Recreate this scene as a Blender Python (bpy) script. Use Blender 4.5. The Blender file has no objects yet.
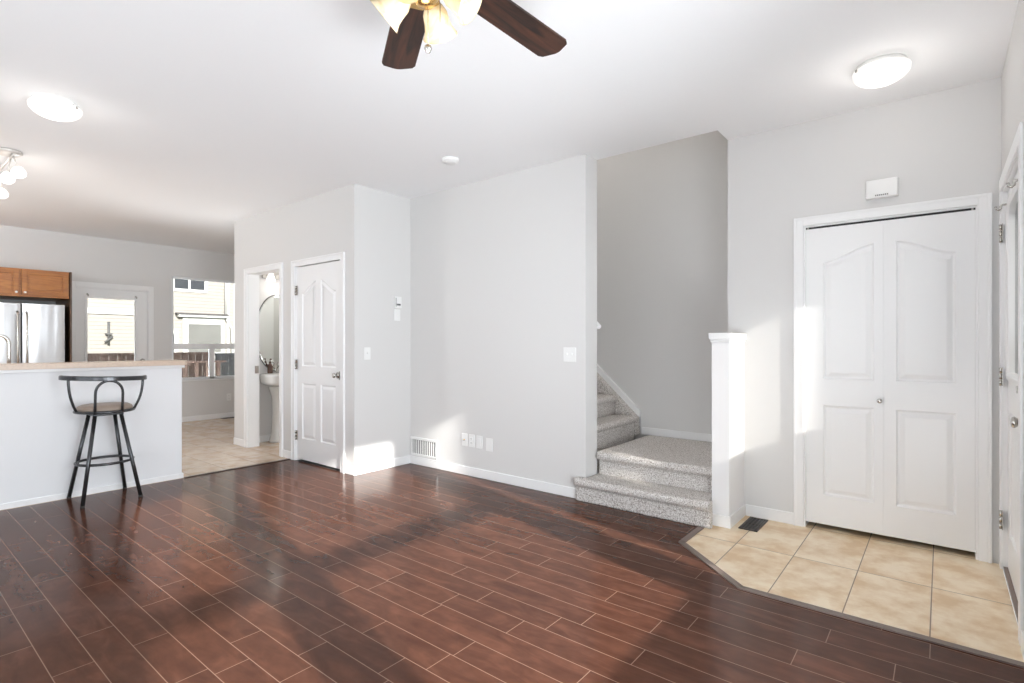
import bpy, bmesh, math, random
from mathutils import Vector, Matrix, noise, geometry
random.seed(7)
scene = bpy.context.scene
COL = scene.collection

# ------------------------------------------------------------------ camera
CAM_H = 1.244
cam_data = bpy.data.cameras.new('camera')
cam_data.sensor_fit = 'HORIZONTAL'; cam_data.sensor_width = 36.0
cam_data.lens = 533.5 / 1024 * 36.0
cam_data.shift_y = 1.5 / 1024
cam_data.clip_start = 0.02; cam_data.clip_end = 200
cam = bpy.data.objects.new('camera', cam_data); COL.objects.link(cam)
cam.location = (0, 0, CAM_H)
cam.rotation_euler = (math.radians(90), 0, math.radians(38.87))
scene.camera = cam

# ------------------------------------------------------------------ view, world, sun, daylight, fill
vs = scene.view_settings
vs.view_transform = 'Standard'; vs.look = 'None'; vs.gamma = 1.0; vs.use_curve_mapping = False
vs.exposure = 0.33
scene.cycles.use_denoising = True
scene.cycles.denoising_prefilter = 'ACCURATE'
scene.cycles.denoising_input_passes = 'RGB_ALBEDO_NORMAL'
scene.cycles.max_bounces = 10
scene.cycles.diffuse_bounces = 6
scene.cycles.glossy_bounces = 4
scene.cycles.transparent_max_bounces = 12
scene.cycles.sample_clamp_indirect = 6.0
scene.cycles.caustics_reflective = False
scene.cycles.caustics_refractive = False

world = bpy.data.worlds.new('world'); scene.world = world
world.use_nodes = True
wn = world.node_tree.nodes; wl = world.node_tree.links
wbg = wn['Background']
wtc = wn.new('ShaderNodeTexCoord'); wsep = wn.new('ShaderNodeSeparateXYZ'); wr = wn.new('ShaderNodeValToRGB')
wl.new(wtc.outputs['Generated'], wsep.inputs[0]); wl.new(wsep.outputs[2], wr.inputs[0]); wl.new(wr.outputs[0], wbg.inputs[0])
wr.color_ramp.elements[0].color = (0.95, 0.97, 1.0, 1); wr.color_ramp.elements[1].color = (0.62, 0.78, 1.0, 1)
wbg.inputs[1].default_value = 0.9

SUN_DIR = Vector((-1.0, 0.24, -0.45)).normalized()
sd = bpy.data.lights.new('sun', 'SUN'); sd.energy = 9.6; sd.angle = math.radians(1.3); sd.color = (1.0, 0.96, 0.9)
sun = bpy.data.objects.new('sun', sd); COL.objects.link(sun)
sun.rotation_euler = SUN_DIR.to_track_quat('-Z', 'Y').to_euler()
sun.location = (8, -2, 5)

def area(name, loc, direction, sx, sy, power, color=(1, 1, 1), spread=180):
    d = bpy.data.lights.new(name, 'AREA'); d.shape = 'RECTANGLE'; d.size = sx; d.size_y = sy
    d.energy = power; d.color = color; d.spread = math.radians(spread)
    o = bpy.data.objects.new(name, d); COL.objects.link(o)
    o.location = loc
    o.rotation_euler = Vector(direction).to_track_quat('-Z', 'Z').to_euler()
    return o
DAY = (0.885, 0.945, 1.0)
# daylight by the big front window; rear fill comes through added, unseen windows
area('daylight_front', (0.62, 1.2, 1.40), (-1, 0.0, 0.45), 3.4, 1.9, 212, DAY)
area('daylight_front', (0.62, -1.8, 1.40), (-1, 0.3, 0.55), 1.4, 1.9, 100, DAY)  # fill light through the added window nearest the rear wall
area('daylight_back', (-2.2, -3.0, 1.30), (0, 1, 0.9), 4.2, 2.0, 62, DAY)
area('daylight_back', (-6.9, -3.0, 1.30), (-0.55, 1, 0.8), 2.8, 1.8, 12, (0.97, 0.98, 1.0), 150)
# added hidden lights under the sills, imitating yard bounce to brighten the kitchen
area('daylight_yard', (-9.85, 3.65, 0.30), (0.62, 0, 0.78), 1.1, 0.5, 100, (0.97, 0.98, 1.0))
area('daylight_yard', (-9.85, 2.40, 0.25), (0.62, 0, 0.78), 0.8, 0.5, 85, (0.97, 0.98, 1.0))
area('daylight_door', (0.5, 3.5, 1.55), (-1, 0, 0.3), 0.6, 0.9, 12, DAY)

def lamp(name, loc, power, color=(1, 0.96, 0.91), r=0.05):
    d = bpy.data.lights.new(name, 'POINT'); d.energy = power; d.color = color; d.shadow_soft_size = r
    o = bpy.data.objects.new(name, d); COL.objects.link(o); o.location = loc
    return o

# ------------------------------------------------------------------ materials
def new_mat(name):
    m = bpy.data.materials.new(name); m.use_nodes = True
    return m, m.node_tree.nodes, m.node_tree.links, m.node_tree.nodes['Principled BSDF']

def plain(name, col, rough=0.5, metal=0.0, bump=0.0, bscale=200, spec=0.5, coat=0.0, var=0.0, vscale=6, emis=None, es=0.0):
    m, n, l, b = new_mat(name)
    b.inputs['Base Color'].default_value = (*col, 1); b.inputs['Roughness'].default_value = rough
    b.inputs['Metallic'].default_value = metal; b.inputs['Specular IOR Level'].default_value = spec
    b.inputs['Coat Weight'].default_value = coat
    if emis: b.inputs['Emission Color'].default_value = (*emis, 1); b.inputs['Emission Strength'].default_value = es
    tc = n.new('ShaderNodeTexCoord')
    if bump > 0:
        t = n.new('ShaderNodeTexNoise'); t.inputs['Scale'].default_value = bscale; t.inputs['Detail'].default_value = 3
        bp = n.new('ShaderNodeBump'); bp.inputs['Strength'].default_value = bump; bp.inputs['Distance'].default_value = 0.002
        l.new(tc.outputs['Object'], t.inputs[0]); l.new(t.outputs[0], bp.inputs['Height']); l.new(bp.outputs[0], b.inputs['Normal'])
    if var > 0:
        t = n.new('ShaderNodeTexNoise'); t.inputs['Scale'].default_value = vscale; t.inputs['Detail'].default_value = 4
        mx = n.new('ShaderNodeMix'); mx.data_type = 'RGBA'
        mx.inputs[6].default_value = (*[c * (1 - var) for c in col], 1); mx.inputs[7].default_value = (*[min(1, c * (1 + var)) for c in col], 1)
        l.new(tc.outputs['Object'], t.inputs[0]); l.new(t.outputs[0], mx.inputs[0]); l.new(mx.outputs[2], b.inputs['Base Color'])
    return m

M = {}
M['wall'] = plain('wall_paint', (0.70, 0.692, 0.682), 0.75, bump=0.08, bscale=260, spec=0.25)
M['ceil'] = plain('ceiling_paint', (0.90, 0.90, 0.905), 0.85, bump=0.1, bscale=180, spec=0.2)
M['trim'] = plain('trim_paint', (0.86, 0.86, 0.86), 0.32, spec=0.45)
M['white'] = plain('white_plastic', (0.84, 0.84, 0.83), 0.4)
M['island'] = plain('island_paint', (0.80, 0.80, 0.81), 0.55, spec=0.3, bump=0.05, bscale=260)
M['slot'] = plain('dark_slot', (0.05, 0.05, 0.05), 0.6)
M['chrome'] = plain('satin_nickel', (0.55, 0.53, 0.50), 0.25, metal=1.0)
M['pale_nickel'] = plain('pale_nickel', (0.72, 0.69, 0.65), 0.4, metal=0.4)
M['steel_dark'] = plain('black_tube_steel', (0.065, 0.066, 0.07), 0.25, metal=0.7, spec=0.6)
M['brass'] = plain('brass', (0.75, 0.50, 0.20), 0.25, metal=1.0)
M['black'] = plain('black_metal', (0.015, 0.015, 0.017), 0.4)
M['rubber'] = plain('black_rubber', (0.02, 0.02, 0.02), 0.8)
M['seat'] = plain('tan_vinyl', (0.29, 0.225, 0.18), 0.45, bump=0.2, bscale=300, var=0.12)
M['counter'] = plain('counter_laminate', (0.60, 0.47, 0.37), 0.35, var=0.18, vscale=60)
M['porcelain'] = plain('porcelain', (0.82, 0.82, 0.80), 0.12, coat=0.5)
M['mirror'] = plain('mirror_glass', (0.82, 0.86, 0.84), 0.02, metal=1.0)
M['bottle'] = plain('brown_bottle', (0.10, 0.05, 0.035), 0.25)
M['grille'] = plain('register_metal', (0.075, 0.065, 0.06), 0.45, metal=0.3)
M['vinyl'] = plain('white_vinyl', (0.85, 0.86, 0.87), 0.35)
M['strip'] = plain('transition_strip', (0.20, 0.15, 0.13), 0.4, metal=0.2)
M['strip_dark'] = plain('transition_strip_dark', (0.05, 0.03, 0.025), 0.4)
M['tank'] = plain('grey_plastic', (0.12, 0.12, 0.12), 0.5)
M['outside_ground'] = plain('grass_ground', (0.16, 0.19, 0.09), 0.9, var=0.3, vscale=2)
M['outside_white'] = plain('white_cladding', (0.66, 0.66, 0.65), 0.6)
M['dark_glass'] = plain('dark_window_glass', (0.06, 0.065, 0.075), 0.4, spec=0.2)
M['grey_blind'] = plain('grey_blind', (0.20, 0.20, 0.19), 0.6, var=0.2, vscale=3)
M['roof'] = plain('grey_shingle', (0.12, 0.11, 0.11), 0.9, var=0.3, vscale=8)
M['bulb'] = plain('bulb_glow', (1, 1, 1), 0.4, emis=(1, 0.93, 0.8), es=1.6)
M['bowl'] = plain('lit_bowl_glass', (0.8, 0.79, 0.77), 0.3, emis=(1, 0.975, 0.93), es=0.42)
M['globe'] = plain('lit_globe_glass', (0.95, 0.95, 0.95), 0.3, emis=(1, 0.97, 0.92), es=0.8)

def glass_mat(name='window_glass', tint=(1, 1, 1), ior=1.45):
    m, n, l, b = new_mat(name)
    n.remove(b)
    out = n['Material Output']; mix = n.new('ShaderNodeMixShader'); tr = n.new('ShaderNodeBsdfTransparent'); gl = n.new('ShaderNodeBsdfGlossy')
    fr = n.new('ShaderNodeFresnel'); fr.inputs[0].default_value = ior
    tr.inputs[0].default_value = (*tint, 1); gl.inputs['Roughness'].default_value = 0.0
    l.new(fr.outputs[0], mix.inputs[0]); l.new(tr.outputs[0], mix.inputs[1]); l.new(gl.outputs[0], mix.inputs[2]); l.new(mix.outputs[0], out.inputs[0])
    return m
M['glass'] = glass_mat(tint=(0.97, 0.98, 0.98))
M['entry_glass'] = glass_mat('entry_door_glass', tint=(0.53, 0.53, 0.525))
M['coated_glass'] = glass_mat('coated_window_glass', tint=(0.82, 0.83, 0.83))

def shade_mat():
    m, n, l, b = new_mat('alabaster_glass')
    tc = n.new('ShaderNodeTexCoord'); t = n.new('ShaderNodeTexNoise'); t.inputs['Scale'].default_value = 14; t.inputs['Detail'].default_value = 5
    t.inputs['Distortion'].default_value = 1.5
    r = n.new('ShaderNodeValToRGB'); r.color_ramp.elements[0].position = .35; r.color_ramp.elements[1].position = .7
    r.color_ramp.elements[0].color = (0.74, 0.52, 0.26, 1); r.color_ramp.elements[1].color = (0.86, 0.75, 0.54, 1)
    l.new(tc.outputs['Object'], t.inputs[0]); l.new(t.outputs[0], r.inputs[0]); l.new(r.outputs[0], b.inputs['Base Color'])
    l.new(r.outputs[0], b.inputs['Emission Color']); b.inputs['Emission Strength'].default_value = 0.15
    b.inputs['Roughness'].default_value = 0.25
    return m
M['shade'] = shade_mat()

def math_node(n, l, op, a, b=None, c=None):
    x = n.new('ShaderNodeMath'); x.operation = op
    for i, v in enumerate((a, b, c)):
        if v is None: continue
        if isinstance(v, (int, float)): x.inputs[i].default_value = v
        else: l.new(v, x.inputs[i])
    return x.outputs[0]

def plank_mat():
    m, n, l, b = new_mat('dark_plank_laminate')
    W = 0.1295; L = 0.81
    tc = n.new('ShaderNodeTexCoord'); sp = n.new('ShaderNodeSeparateXYZ'); l.new(tc.outputs['Object'], sp.inputs[0])
    X, Y = sp.outputs[0], sp.outputs[1]
    v = math_node(n, l, 'DIVIDE', math_node(n, l, 'SUBTRACT', Y, 0.47), W)
    row = math_node(n, l, 'FLOOR', v); fv = math_node(n, l, 'SUBTRACT', v, row)
    wn_ = n.new('ShaderNodeTexWhiteNoise'); wn_.noise_dimensions = '1D'; l.new(row, wn_.inputs['W'])
    off = math_node(n, l, 'MULTIPLY', wn_.outputs['Value'], L * 0.9)
    # neighbouring rows always step by about a third of a board
    off = math_node(n, l, 'ADD', math_node(n, l, 'MULTIPLY', off, 0.35), math_node(n, l, 'MULTIPLY', row, 0.371))
    u = math_node(n, l, 'DIVIDE', math_node(n, l, 'ADD', X, off), L)
    brd = math_node(n, l, 'FLOOR', u); fu = math_node(n, l, 'SUBTRACT', u, brd)
    # distances to the joints in metres
    dv = math_node(n, l, 'MULTIPLY', math_node(n, l, 'MINIMUM', fv, math_node(n, l, 'SUBTRACT', 1, fv)), W)
    du = math_node(n, l, 'MULTIPLY', math_node(n, l, 'MINIMUM', fu, math_node(n, l, 'SUBTRACT', 1, fu)), L)
    # some boards are cut in two
    cb = n.new('ShaderNodeCombineXYZ'); l.new(brd, cb.inputs[0]); l.new(row, cb.inputs[1])
    w2 = n.new('ShaderNodeTexWhiteNoise'); w2.noise_dimensions = '2D'; l.new(cb.outputs[0], w2.inputs['Vector'])
    short = math_node(n, l, 'LESS_THAN', w2.outputs['Value'], 0.2)
    dh = math_node(n, l, 'MULTIPLY', math_node(n, l, 'ABSOLUTE', math_node(n, l, 'SUBTRACT', fu, 0.5)), L)
    dh = math_node(n, l, 'ADD', dh, math_node(n, l, 'MULTIPLY', math_node(n, l, 'SUBTRACT', 1, short), 10))
    d = math_node(n, l, 'MINIMUM', math_node(n, l, 'MINIMUM', du, dh), dv)
    seam = n.new('ShaderNodeMapRange'); l.new(d, seam.inputs[0]); seam.inputs[1].default_value = 0.0006; seam.inputs[2].default_value = 0.0022
    seam.inputs[3].default_value = 1; seam.inputs[4].default_value = 0
    # wood figure
    mp = n.new('ShaderNodeMapping'); mp.inputs['Scale'].default_value = (1.6, 5.0, 1)
    cb2 = n.new('ShaderNodeCombineXYZ'); l.new(X, cb2.inputs[0]); l.new(math_node(n, l, 'ADD', Y, math_node(n, l, 'MULTIPLY', w2.outputs['Value'], 3.0)), cb2.inputs[1]); l.new(w2.outputs['Value'], cb2.inputs[2])
    l.new(cb2.outputs[0], mp.inputs[0])
    t1 = n.new('ShaderNodeTexNoise'); t1.inputs['Scale'].default_value = 2.4; t1.inputs['Detail'].default_value = 3.5; t1.inputs['Roughness'].default_value = 0.55; t1.inputs['Distortion'].default_value = 0.8
    l.new(mp.outputs[0], t1.inputs[0])
    t2 = n.new('ShaderNodeTexNoise'); t2.inputs['Scale'].default_value = 14; t2.inputs['Detail'].default_value = 2; t2.inputs['Roughness'].default_value = 0.5
    l.new(tc.outputs['Object'], t2.inputs[0])
    f = math_node(n, l, 'ADD', math_node(n, l, 'MULTIPLY', t1.outputs[0], 0.75), math_node(n, l, 'MULTIPLY', t2.outputs[0], 0.25))
    ramp = n.new('ShaderNodeValToRGB'); l.new(f, ramp.inputs[0])
    e = ramp.color_ramp.elements
    e[0].position = 0.22; e[0].color = (0.044, 0.0165, 0.0098, 1)
    e[1].position = 0.80; e[1].color = (0.134, 0.055, 0.0325, 1)
    x = e.new(0.5); x.color = (0.079, 0.0305, 0.018, 1)
    w3 = n.new('ShaderNodeMapRange'); l.new(w2.outputs['Value'], w3.inputs[0]); w3.inputs[3].default_value = 0.9; w3.inputs[4].default_value = 1.1
    vm = n.new('ShaderNodeVectorMath'); vm.operation = 'SCALE'; l.new(ramp.outputs[0], vm.inputs[0]); l.new(w3.outputs[0], vm.inputs[3])
    mx = n.new('ShaderNodeMix'); mx.data_type = 'RGBA'; l.new(seam.outputs[0], mx.inputs[0]); l.new(vm.outputs[0], mx.inputs[6]); mx.inputs[7].default_value = (0.27, 0.165, 0.115, 1)  # light seam colour paints the glint of bevelled board edges
    l.new(mx.outputs[2], b.inputs['Base Color'])
    rg = n.new('ShaderNodeMapRange'); l.new(f, rg.inputs[0]); rg.inputs[3].default_value = 0.14; rg.inputs[4].default_value = 0.26
    b.inputs['Roughness'].default_value = 0.19
    b.inputs['Specular IOR Level'].default_value = 0.0; b.inputs['Coat Weight'].default_value = 0.7; b.inputs['Coat Roughness'].default_value = 0.16; b.inputs['Coat IOR'].default_value = 1.35
    bp = n.new('ShaderNodeBump'); bp.inputs['Strength'].default_value = 0.25; bp.inputs['Distance'].default_value = 0.0012
    hh = math_node(n, l, 'MULTIPLY', seam.outputs[0], -1)
    l.new(hh, bp.inputs['Height']); l.new(bp.outputs[0], b.inputs['Normal'])
    return m
M['plank'] = plank_mat()

def tile_mat(name, sx, sy, ox, oy, c1, c2, grout, rough, gw=0.004):
    m, n, l, b = new_mat(name)
    tc = n.new('ShaderNodeTexCoord'); sp = n.new('ShaderNodeSeparateXYZ'); l.new(tc.outputs['Object'], sp.inputs[0])
    def cell(c, s, o):
        u = math_node(n, l, 'DIVIDE', math_node(n, l, 'SUBTRACT', c, o), s); fl = math_node(n, l, 'FLOOR', u)
        fr = math_node(n, l, 'SUBTRACT', u, fl)
        return fl, math_node(n, l, 'MULTIPLY', math_node(n, l, 'MINIMUM', fr, math_node(n, l, 'SUBTRACT', 1, fr)), s)
    ix, dx = cell(sp.outputs[0], sx, ox); iy, dy = cell(sp.outputs[1], sy, oy)
    d = math_node(n, l, 'MINIMUM', dx, dy)
    sm = n.new('ShaderNodeMapRange'); l.new(d, sm.inputs[0]); sm.inputs[1].default_value = gw * 0.4; sm.inputs[2].default_value = gw * 0.8; sm.inputs[3].default_value = 1; sm.inputs[4].default_value = 0
    cb = n.new('ShaderNodeCombineXYZ'); l.new(ix, cb.inputs[0]); l.new(iy, cb.inputs[1])
    w = n.new('ShaderNodeTexWhiteNoise'); w.noise_dimensions = '2D'; l.new(cb.outputs[0], w.inputs['Vector'])
    ad = n.new('ShaderNodeVectorMath'); ad.operation = 'ADD'; l.new(tc.outputs['Object'], ad.inputs[0]); l.new(w.outputs['Color'], ad.inputs[1])
    t = n.new('ShaderNodeTexNoise'); t.inputs['Scale'].default_value = 6; t.inputs['Detail'].default_value = 7; t.inputs['Roughness'].default_value = 0.6; l.new(ad.outputs[0], t.inputs[0])
    r = n.new('ShaderNodeValToRGB'); l.new(t.outputs[0], r.inputs[0]); r.color_ramp.elements[0].position = .38; r.color_ramp.elements[1].position = .60
    r.color_ramp.elements[0].color = (*c1, 1); r.color_ramp.elements[1].color = (*c2, 1)
    mx = n.new('ShaderNodeMix'); mx.data_type = 'RGBA'; l.new(sm.outputs[0], mx.inputs[0]); l.new(r.outputs[0], mx.inputs[6]); mx.inputs[7].default_value = (*grout, 1)
    l.new(mx.outputs[2], b.inputs['Base Color']); b.inputs['Roughness'].default_value = rough
    bp = n.new('ShaderNodeBump'); bp.inputs['Strength'].default_value = 0.4; bp.inputs['Distance'].default_value = 0.0015
    l.new(math_node(n, l, 'SUBTRACT', math_node(n, l, 'MULTIPLY', t.outputs[0], 0.2), sm.outputs[0]), bp.inputs['Height']); l.new(bp.outputs[0], b.inputs['Normal'])
    return m
M['tile_entry'] = tile_mat('entry_tile', 0.318, 0.61, -0.04, 3.455, (0.70, 0.50, 0.29), (0.88, 0.74, 0.55), (0.22, 0.15, 0.10), 0.35)
M['tile_kitchen'] = tile_mat('kitchen_tile', 0.318, 0.318, -5.5, 0.1, (0.58, 0.43, 0.31), (0.70, 0.58, 0.47), (0.27, 0.20, 0.15), 0.25)

def carpet_mat():
    m, n, l, b = new_mat('speckled_carpet')
    tc = n.new('ShaderNodeTexCoord')
    t = n.new('ShaderNodeTexNoise'); t.inputs['Scale'].default_value = 130; t.inputs['Detail'].default_value = 2; l.new(tc.outputs['Object'], t.inputs[0])
    t2 = n.new('ShaderNodeTexVoronoi'); t2.inputs['Scale'].default_value = 170; l.new(tc.outputs['Object'], t2.inputs[0])
    r = n.new('ShaderNodeValToRGB'); l.new(t.outputs[0], r.inputs[0])
    e = r.color_ramp.elements; e[0].position = .33; e[0].color = (0.30, 0.26, 0.23, 1); e[1].position = .62; e[1].color = (0.80, 0.775, 0.75, 1)
    x = e.new(.46); x.color = (0.58, 0.545, 0.515, 1)
    l.new(r.outputs[0], b.inputs['Base Color']); b.inputs['Roughness'].default_value = 0.98; b.inputs['Specular IOR Level'].default_value = 0.1
    bp = n.new('ShaderNodeBump'); bp.inputs['Strength'].default_value = 0.9; bp.inputs['Distance'].default_value = 0.004
    l.new(t2.outputs[0], bp.inputs['Height']); l.new(bp.outputs[0], b.inputs['Normal'])
    return m
M['carpet'] = carpet_mat()

def wood_mat(name, c1, c2, scale=(2, 22, 22), rough=0.35, coat=0.2):
    m, n, l, b = new_mat(name)
    tc = n.new('ShaderNodeTexCoord'); mp = n.new('ShaderNodeMapping'); mp.inputs['Scale'].default_value = scale; l.new(tc.outputs['Object'], mp.inputs[0])
    t = n.new('ShaderNodeTexNoise'); t.inputs['Scale'].default_value = 1.6; t.inputs['Detail'].default_value = 7; t.inputs['Distortion'].default_value = 1.2; l.new(mp.outputs[0], t.inputs[0])
    r = n.new('ShaderNodeValToRGB'); l.new(t.outputs[0], r.inputs[0]); r.color_ramp.elements[0].position = .35; r.color_ramp.elements[1].position = .68
    r.color_ramp.elements[0].color = (*c1, 1); r.color_ramp.elements[1].color = (*c2, 1)
    l.new(r.outputs[0], b.inputs['Base Color']); b.inputs['Roughness'].default_value = rough; b.inputs['Coat Weight'].default_value = coat
    return m
M['oak'] = wood_mat('honey_oak', (0.28, 0.095, 0.018), (0.42, 0.165, 0.036), scale=(22, 2.5, 22))
M['oak_dark'] = wood_mat('brown_end_panel', (0.06, 0.028, 0.014), (0.10, 0.05, 0.025), scale=(22, 22, 2))
M['blade'] = wood_mat('walnut_blade', (0.008, 0.0032, 0.0022), (0.075, 0.026, 0.013), scale=(1.6, 20, 20), rough=0.5, coat=0)
M['fence'] = wood_mat('brown_fence', (0.20, 0.13, 0.10), (0.38, 0.26, 0.215), scale=(10, 10, 1), rough=0.8, coat=0)
M['fence_grey'] = wood_mat('grey_fence', (0.17, 0.165, 0.165), (0.29, 0.28, 0.28), scale=(10, 10, 1), rough=0.8, coat=0)

def steel_mat():
    m, n, l, b = new_mat('brushed_steel')
    b.inputs['Base Color'].default_value = (0.68, 0.68, 0.69, 1); b.inputs['Metallic'].default_value = 1.0; b.inputs['Roughness'].default_value = 0.28
    tc = n.new('ShaderNodeTexCoord'); mp = n.new('ShaderNodeMapping'); mp.inputs['Scale'].default_value = (1, 5.5, 0.3); l.new(tc.outputs['Object'], mp.inputs[0])
    t = n.new('ShaderNodeTexNoise'); t.inputs['Scale'].default_value = 1.5; t.inputs['Detail'].default_value = 1; l.new(mp.outputs[0], t.inputs[0])
    bp = n.new('ShaderNodeBump'); bp.inputs['Strength'].default_value = 0.35; bp.inputs['Distance'].default_value = 0.03
    l.new(t.outputs[0], bp.inputs['Height']); l.new(bp.outputs[0], b.inputs['Normal'])
    return m
M['steel'] = steel_mat()

def siding_mat():
    m, n, l, b = new_mat('cream_siding')
    tc = n.new('ShaderNodeTexCoord'); sp = n.new('ShaderNodeSeparateXYZ'); l.new(tc.outputs['Object'], sp.inputs[0])
    u = math_node(n, l, 'DIVIDE', sp.outputs[2], 0.115); fr = math_node(n, l, 'FRACT', u)
    d = math_node(n, l, 'LESS_THAN', fr, 0.16)
    mx = n.new('ShaderNodeMix'); mx.data_type = 'RGBA'; l.new(d, mx.inputs[0]); mx.inputs[6].default_value = (0.46, 0.43, 0.395, 1); mx.inputs[7].default_value = (0.32, 0.295, 0.27, 1)
    l.new(mx.outputs[2], b.inputs['Base Color']); b.inputs['Roughness'].default_value = 0.7
    bp = n.new('ShaderNodeBump'); bp.inputs['Distance'].default_value = 0.02; bp.inputs['Strength'].default_value = 0.6; l.new(fr, bp.inputs['Height']); l.new(bp.outputs[0], b.inputs['Normal'])
    return m
M['siding'] = siding_mat()

# ------------------------------------------------------------------ mesh helpers (world coordinates)
class MB:
    def __init__(self): self.bm = bmesh.new(); self.mats = []; self.cur = 0
    def mat(self, m):
        if m not in self.mats: self.mats.append(m)
        self.cur = self.mats.index(m); return self
    def _face(self, vs, smooth=False):
        try: f = self.bm.faces.new(vs)
        except ValueError: return None
        f.material_index = self.cur; f.smooth = smooth; return f
    def box(self, x0, x1, y0, y1, z0, z1, bevel=0.0, seg=2, mtx=None):
        b = bmesh.new(); bmesh.ops.create_cube(b, size=1)
        for v in b.verts: v.co = Vector(((x0 + x1) / 2 + v.co.x * abs(x1 - x0), (y0 + y1) / 2 + v.co.y * abs(y1 - y0), (z0 + z1) / 2 + v.co.z * abs(z1 - z0)))
        if bevel > 0: bmesh.ops.bevel(b, geom=b.edges[:], offset=bevel, segments=seg, affect='EDGES', profile=0.5)
        self.merge(b, mtx); return self
    def merge(self, b, mtx=None, smooth=None):
        vm = {}
        for v in b.verts: vm[v] = self.bm.verts.new(mtx @ v.co if mtx else v.co)
        for f in b.faces: self._face([vm[v] for v in f.verts], f.smooth if smooth is None else smooth)
        b.free(); return self
    def lathe(self, prof, center=(0, 0, 0), axis=(0, 0, 1), seg=32, cap=True, smooth=True):
        """prof: (radius, height) from one end to the other, about AXIS through CENTER."""
        q = Vector((0, 0, 1)).rotation_difference(Vector(axis).normalized()); c = Vector(center)
        rings = []
        for r, h in prof:
            if r < 1e-6: rings.append([self.bm.verts.new(c + q @ Vector((0, 0, h)))])
            else: rings.append([self.bm.verts.new(c + q @ Vector((r * math.cos(2 * math.pi * k / seg), r * math.sin(2 * math.pi * k / seg), h))) for k in range(seg)])
        for a, b in zip(rings, rings[1:]):
            for k in range(seg):
                k2 = (k + 1) % seg
                if len(a) == 1 and len(b) == 1: continue
                if len(a) == 1: self._face([a[0], b[k2], b[k]][::-1], smooth)
                elif len(b) == 1: self._face([a[k], a[k2], b[0]], smooth)
                else: self._face([a[k], a[k2], b[k2], b[k]], smooth)
        if cap:
            if len(rings[0]) > 1: self._face(rings[0][::-1])
            if len(rings[-1]) > 1: self._face(rings[-1])
        return self
    def tube(self, pts, r, seg=12, closed=False, smooth=True, radii=None):
        pts = [Vector(p) for p in pts]; n = len(pts); rings = []; up = None
        for i, p in enumerate(pts):
            if closed: t = (pts[(i + 1) % n] - pts[i - 1]).normalized()
            elif i == 0: t = (pts[1] - p).normalized()
            elif i == n - 1: t = (p - pts[-2]).normalized()
            else: t = ((pts[i + 1] - p).normalized() + (p - pts[i - 1]).normalized()).normalized()
            if up is None:
                up = Vector((0, 0, 1)) if abs(t.z) < 0.9 else Vector((1, 0, 0))
            up = (up - t * up.dot(t)).normalized(); side = t.cross(up)
            rr = radii[i] if radii else r
            rings.append([self.bm.verts.new(p + (up * math.cos(2 * math.pi * k / seg) + side * math.sin(2 * math.pi * k / seg)) * rr) for k in range(seg)])
        m = n if closed else n - 1
        for i in range(m):
            a, b = rings[i], rings[(i + 1) % n]
            for k in range(seg): self._face([a[k], b[k], b[(k + 1) % seg], a[(k + 1) % seg]], smooth)
        if not closed: self._face(rings[0]); self._face(rings[-1][::-1])
        return self
    def prism(self, poly, to3, depth):
        """extrude a 2D polygon; to3(u, v, w) -> world."""
        a = [self.bm.verts.new(to3(u, v, 0)) for u, v in poly]; b = [self.bm.verts.new(to3(u, v, depth)) for u, v in poly]
        n = len(poly)
        tris = geometry.tessellate_polygon([[Vector((u, v, 0)) for u, v in poly]])
        for t in tris: self._face([a[i] for i in t]); self._face([b[i] for i in reversed(t)])
        for i in range(n): self._face([a[i], a[(i + 1) % n], b[(i + 1) % n], b[i]])
        return self
    def build(self, name, mat=None, parent=None, bevel=0.0, merge=False):
        if merge: bmesh.ops.remove_doubles(self.bm, verts=self.bm.verts[:], dist=1e-5)
        bmesh.ops.recalc_face_normals(self.bm, faces=self.bm.faces[:])
        org = Vector((0, 0, 0))
        if parent is not None:
            p = parent
            while p is not None: org += Vector(p.location); p = p.parent
            for v in self.bm.verts: v.co -= org
        me = bpy.data.meshes.new(name); self.bm.to_mesh(me); self.bm.free()
        ms = self.mats if self.mats else [mat]
        for m in ms: me.materials.append(M[m] if isinstance(m, str) else m)
        o = bpy.data.objects.new(name, me); COL.objects.link(o)
        if parent is not None: o.parent = parent
        if bevel > 0:
            md = o.modifiers.new('bevel', 'BEVEL'); md.width = bevel; md.segments = 2; md.limit_method = 'ANGLE'; md.angle_limit = math.radians(50)
        return o

def tag(o, label=None, cat=None, group=None, kind=None):
    if label: o['label'] = label
    if cat: o['category'] = cat
    if group: o['group'] = group
    if kind: o['kind'] = kind
    return o
def thing(name, label, cat, loc, group=None, kind=None):
    o = bpy.data.objects.new(name, None); COL.objects.link(o); o.location = loc; o.empty_display_size = 0.1
    return tag(o, label, cat, group, kind)
def struct(o, label, cat): return tag(o, label, cat, None, 'structure')
def boxes(name, mat, parent, *bs, bevel=0.0):
    m = MB()
    for b in bs: m.box(*b)
    return m.build(name, mat, parent, bevel=bevel)
def copy_tree(o, parent=None):
    c = o.copy(); COL.objects.link(c); c.parent = parent
    for ch in [x for x in bpy.data.objects if x.parent == o]: copy_tree(ch, c)
    return c

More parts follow.
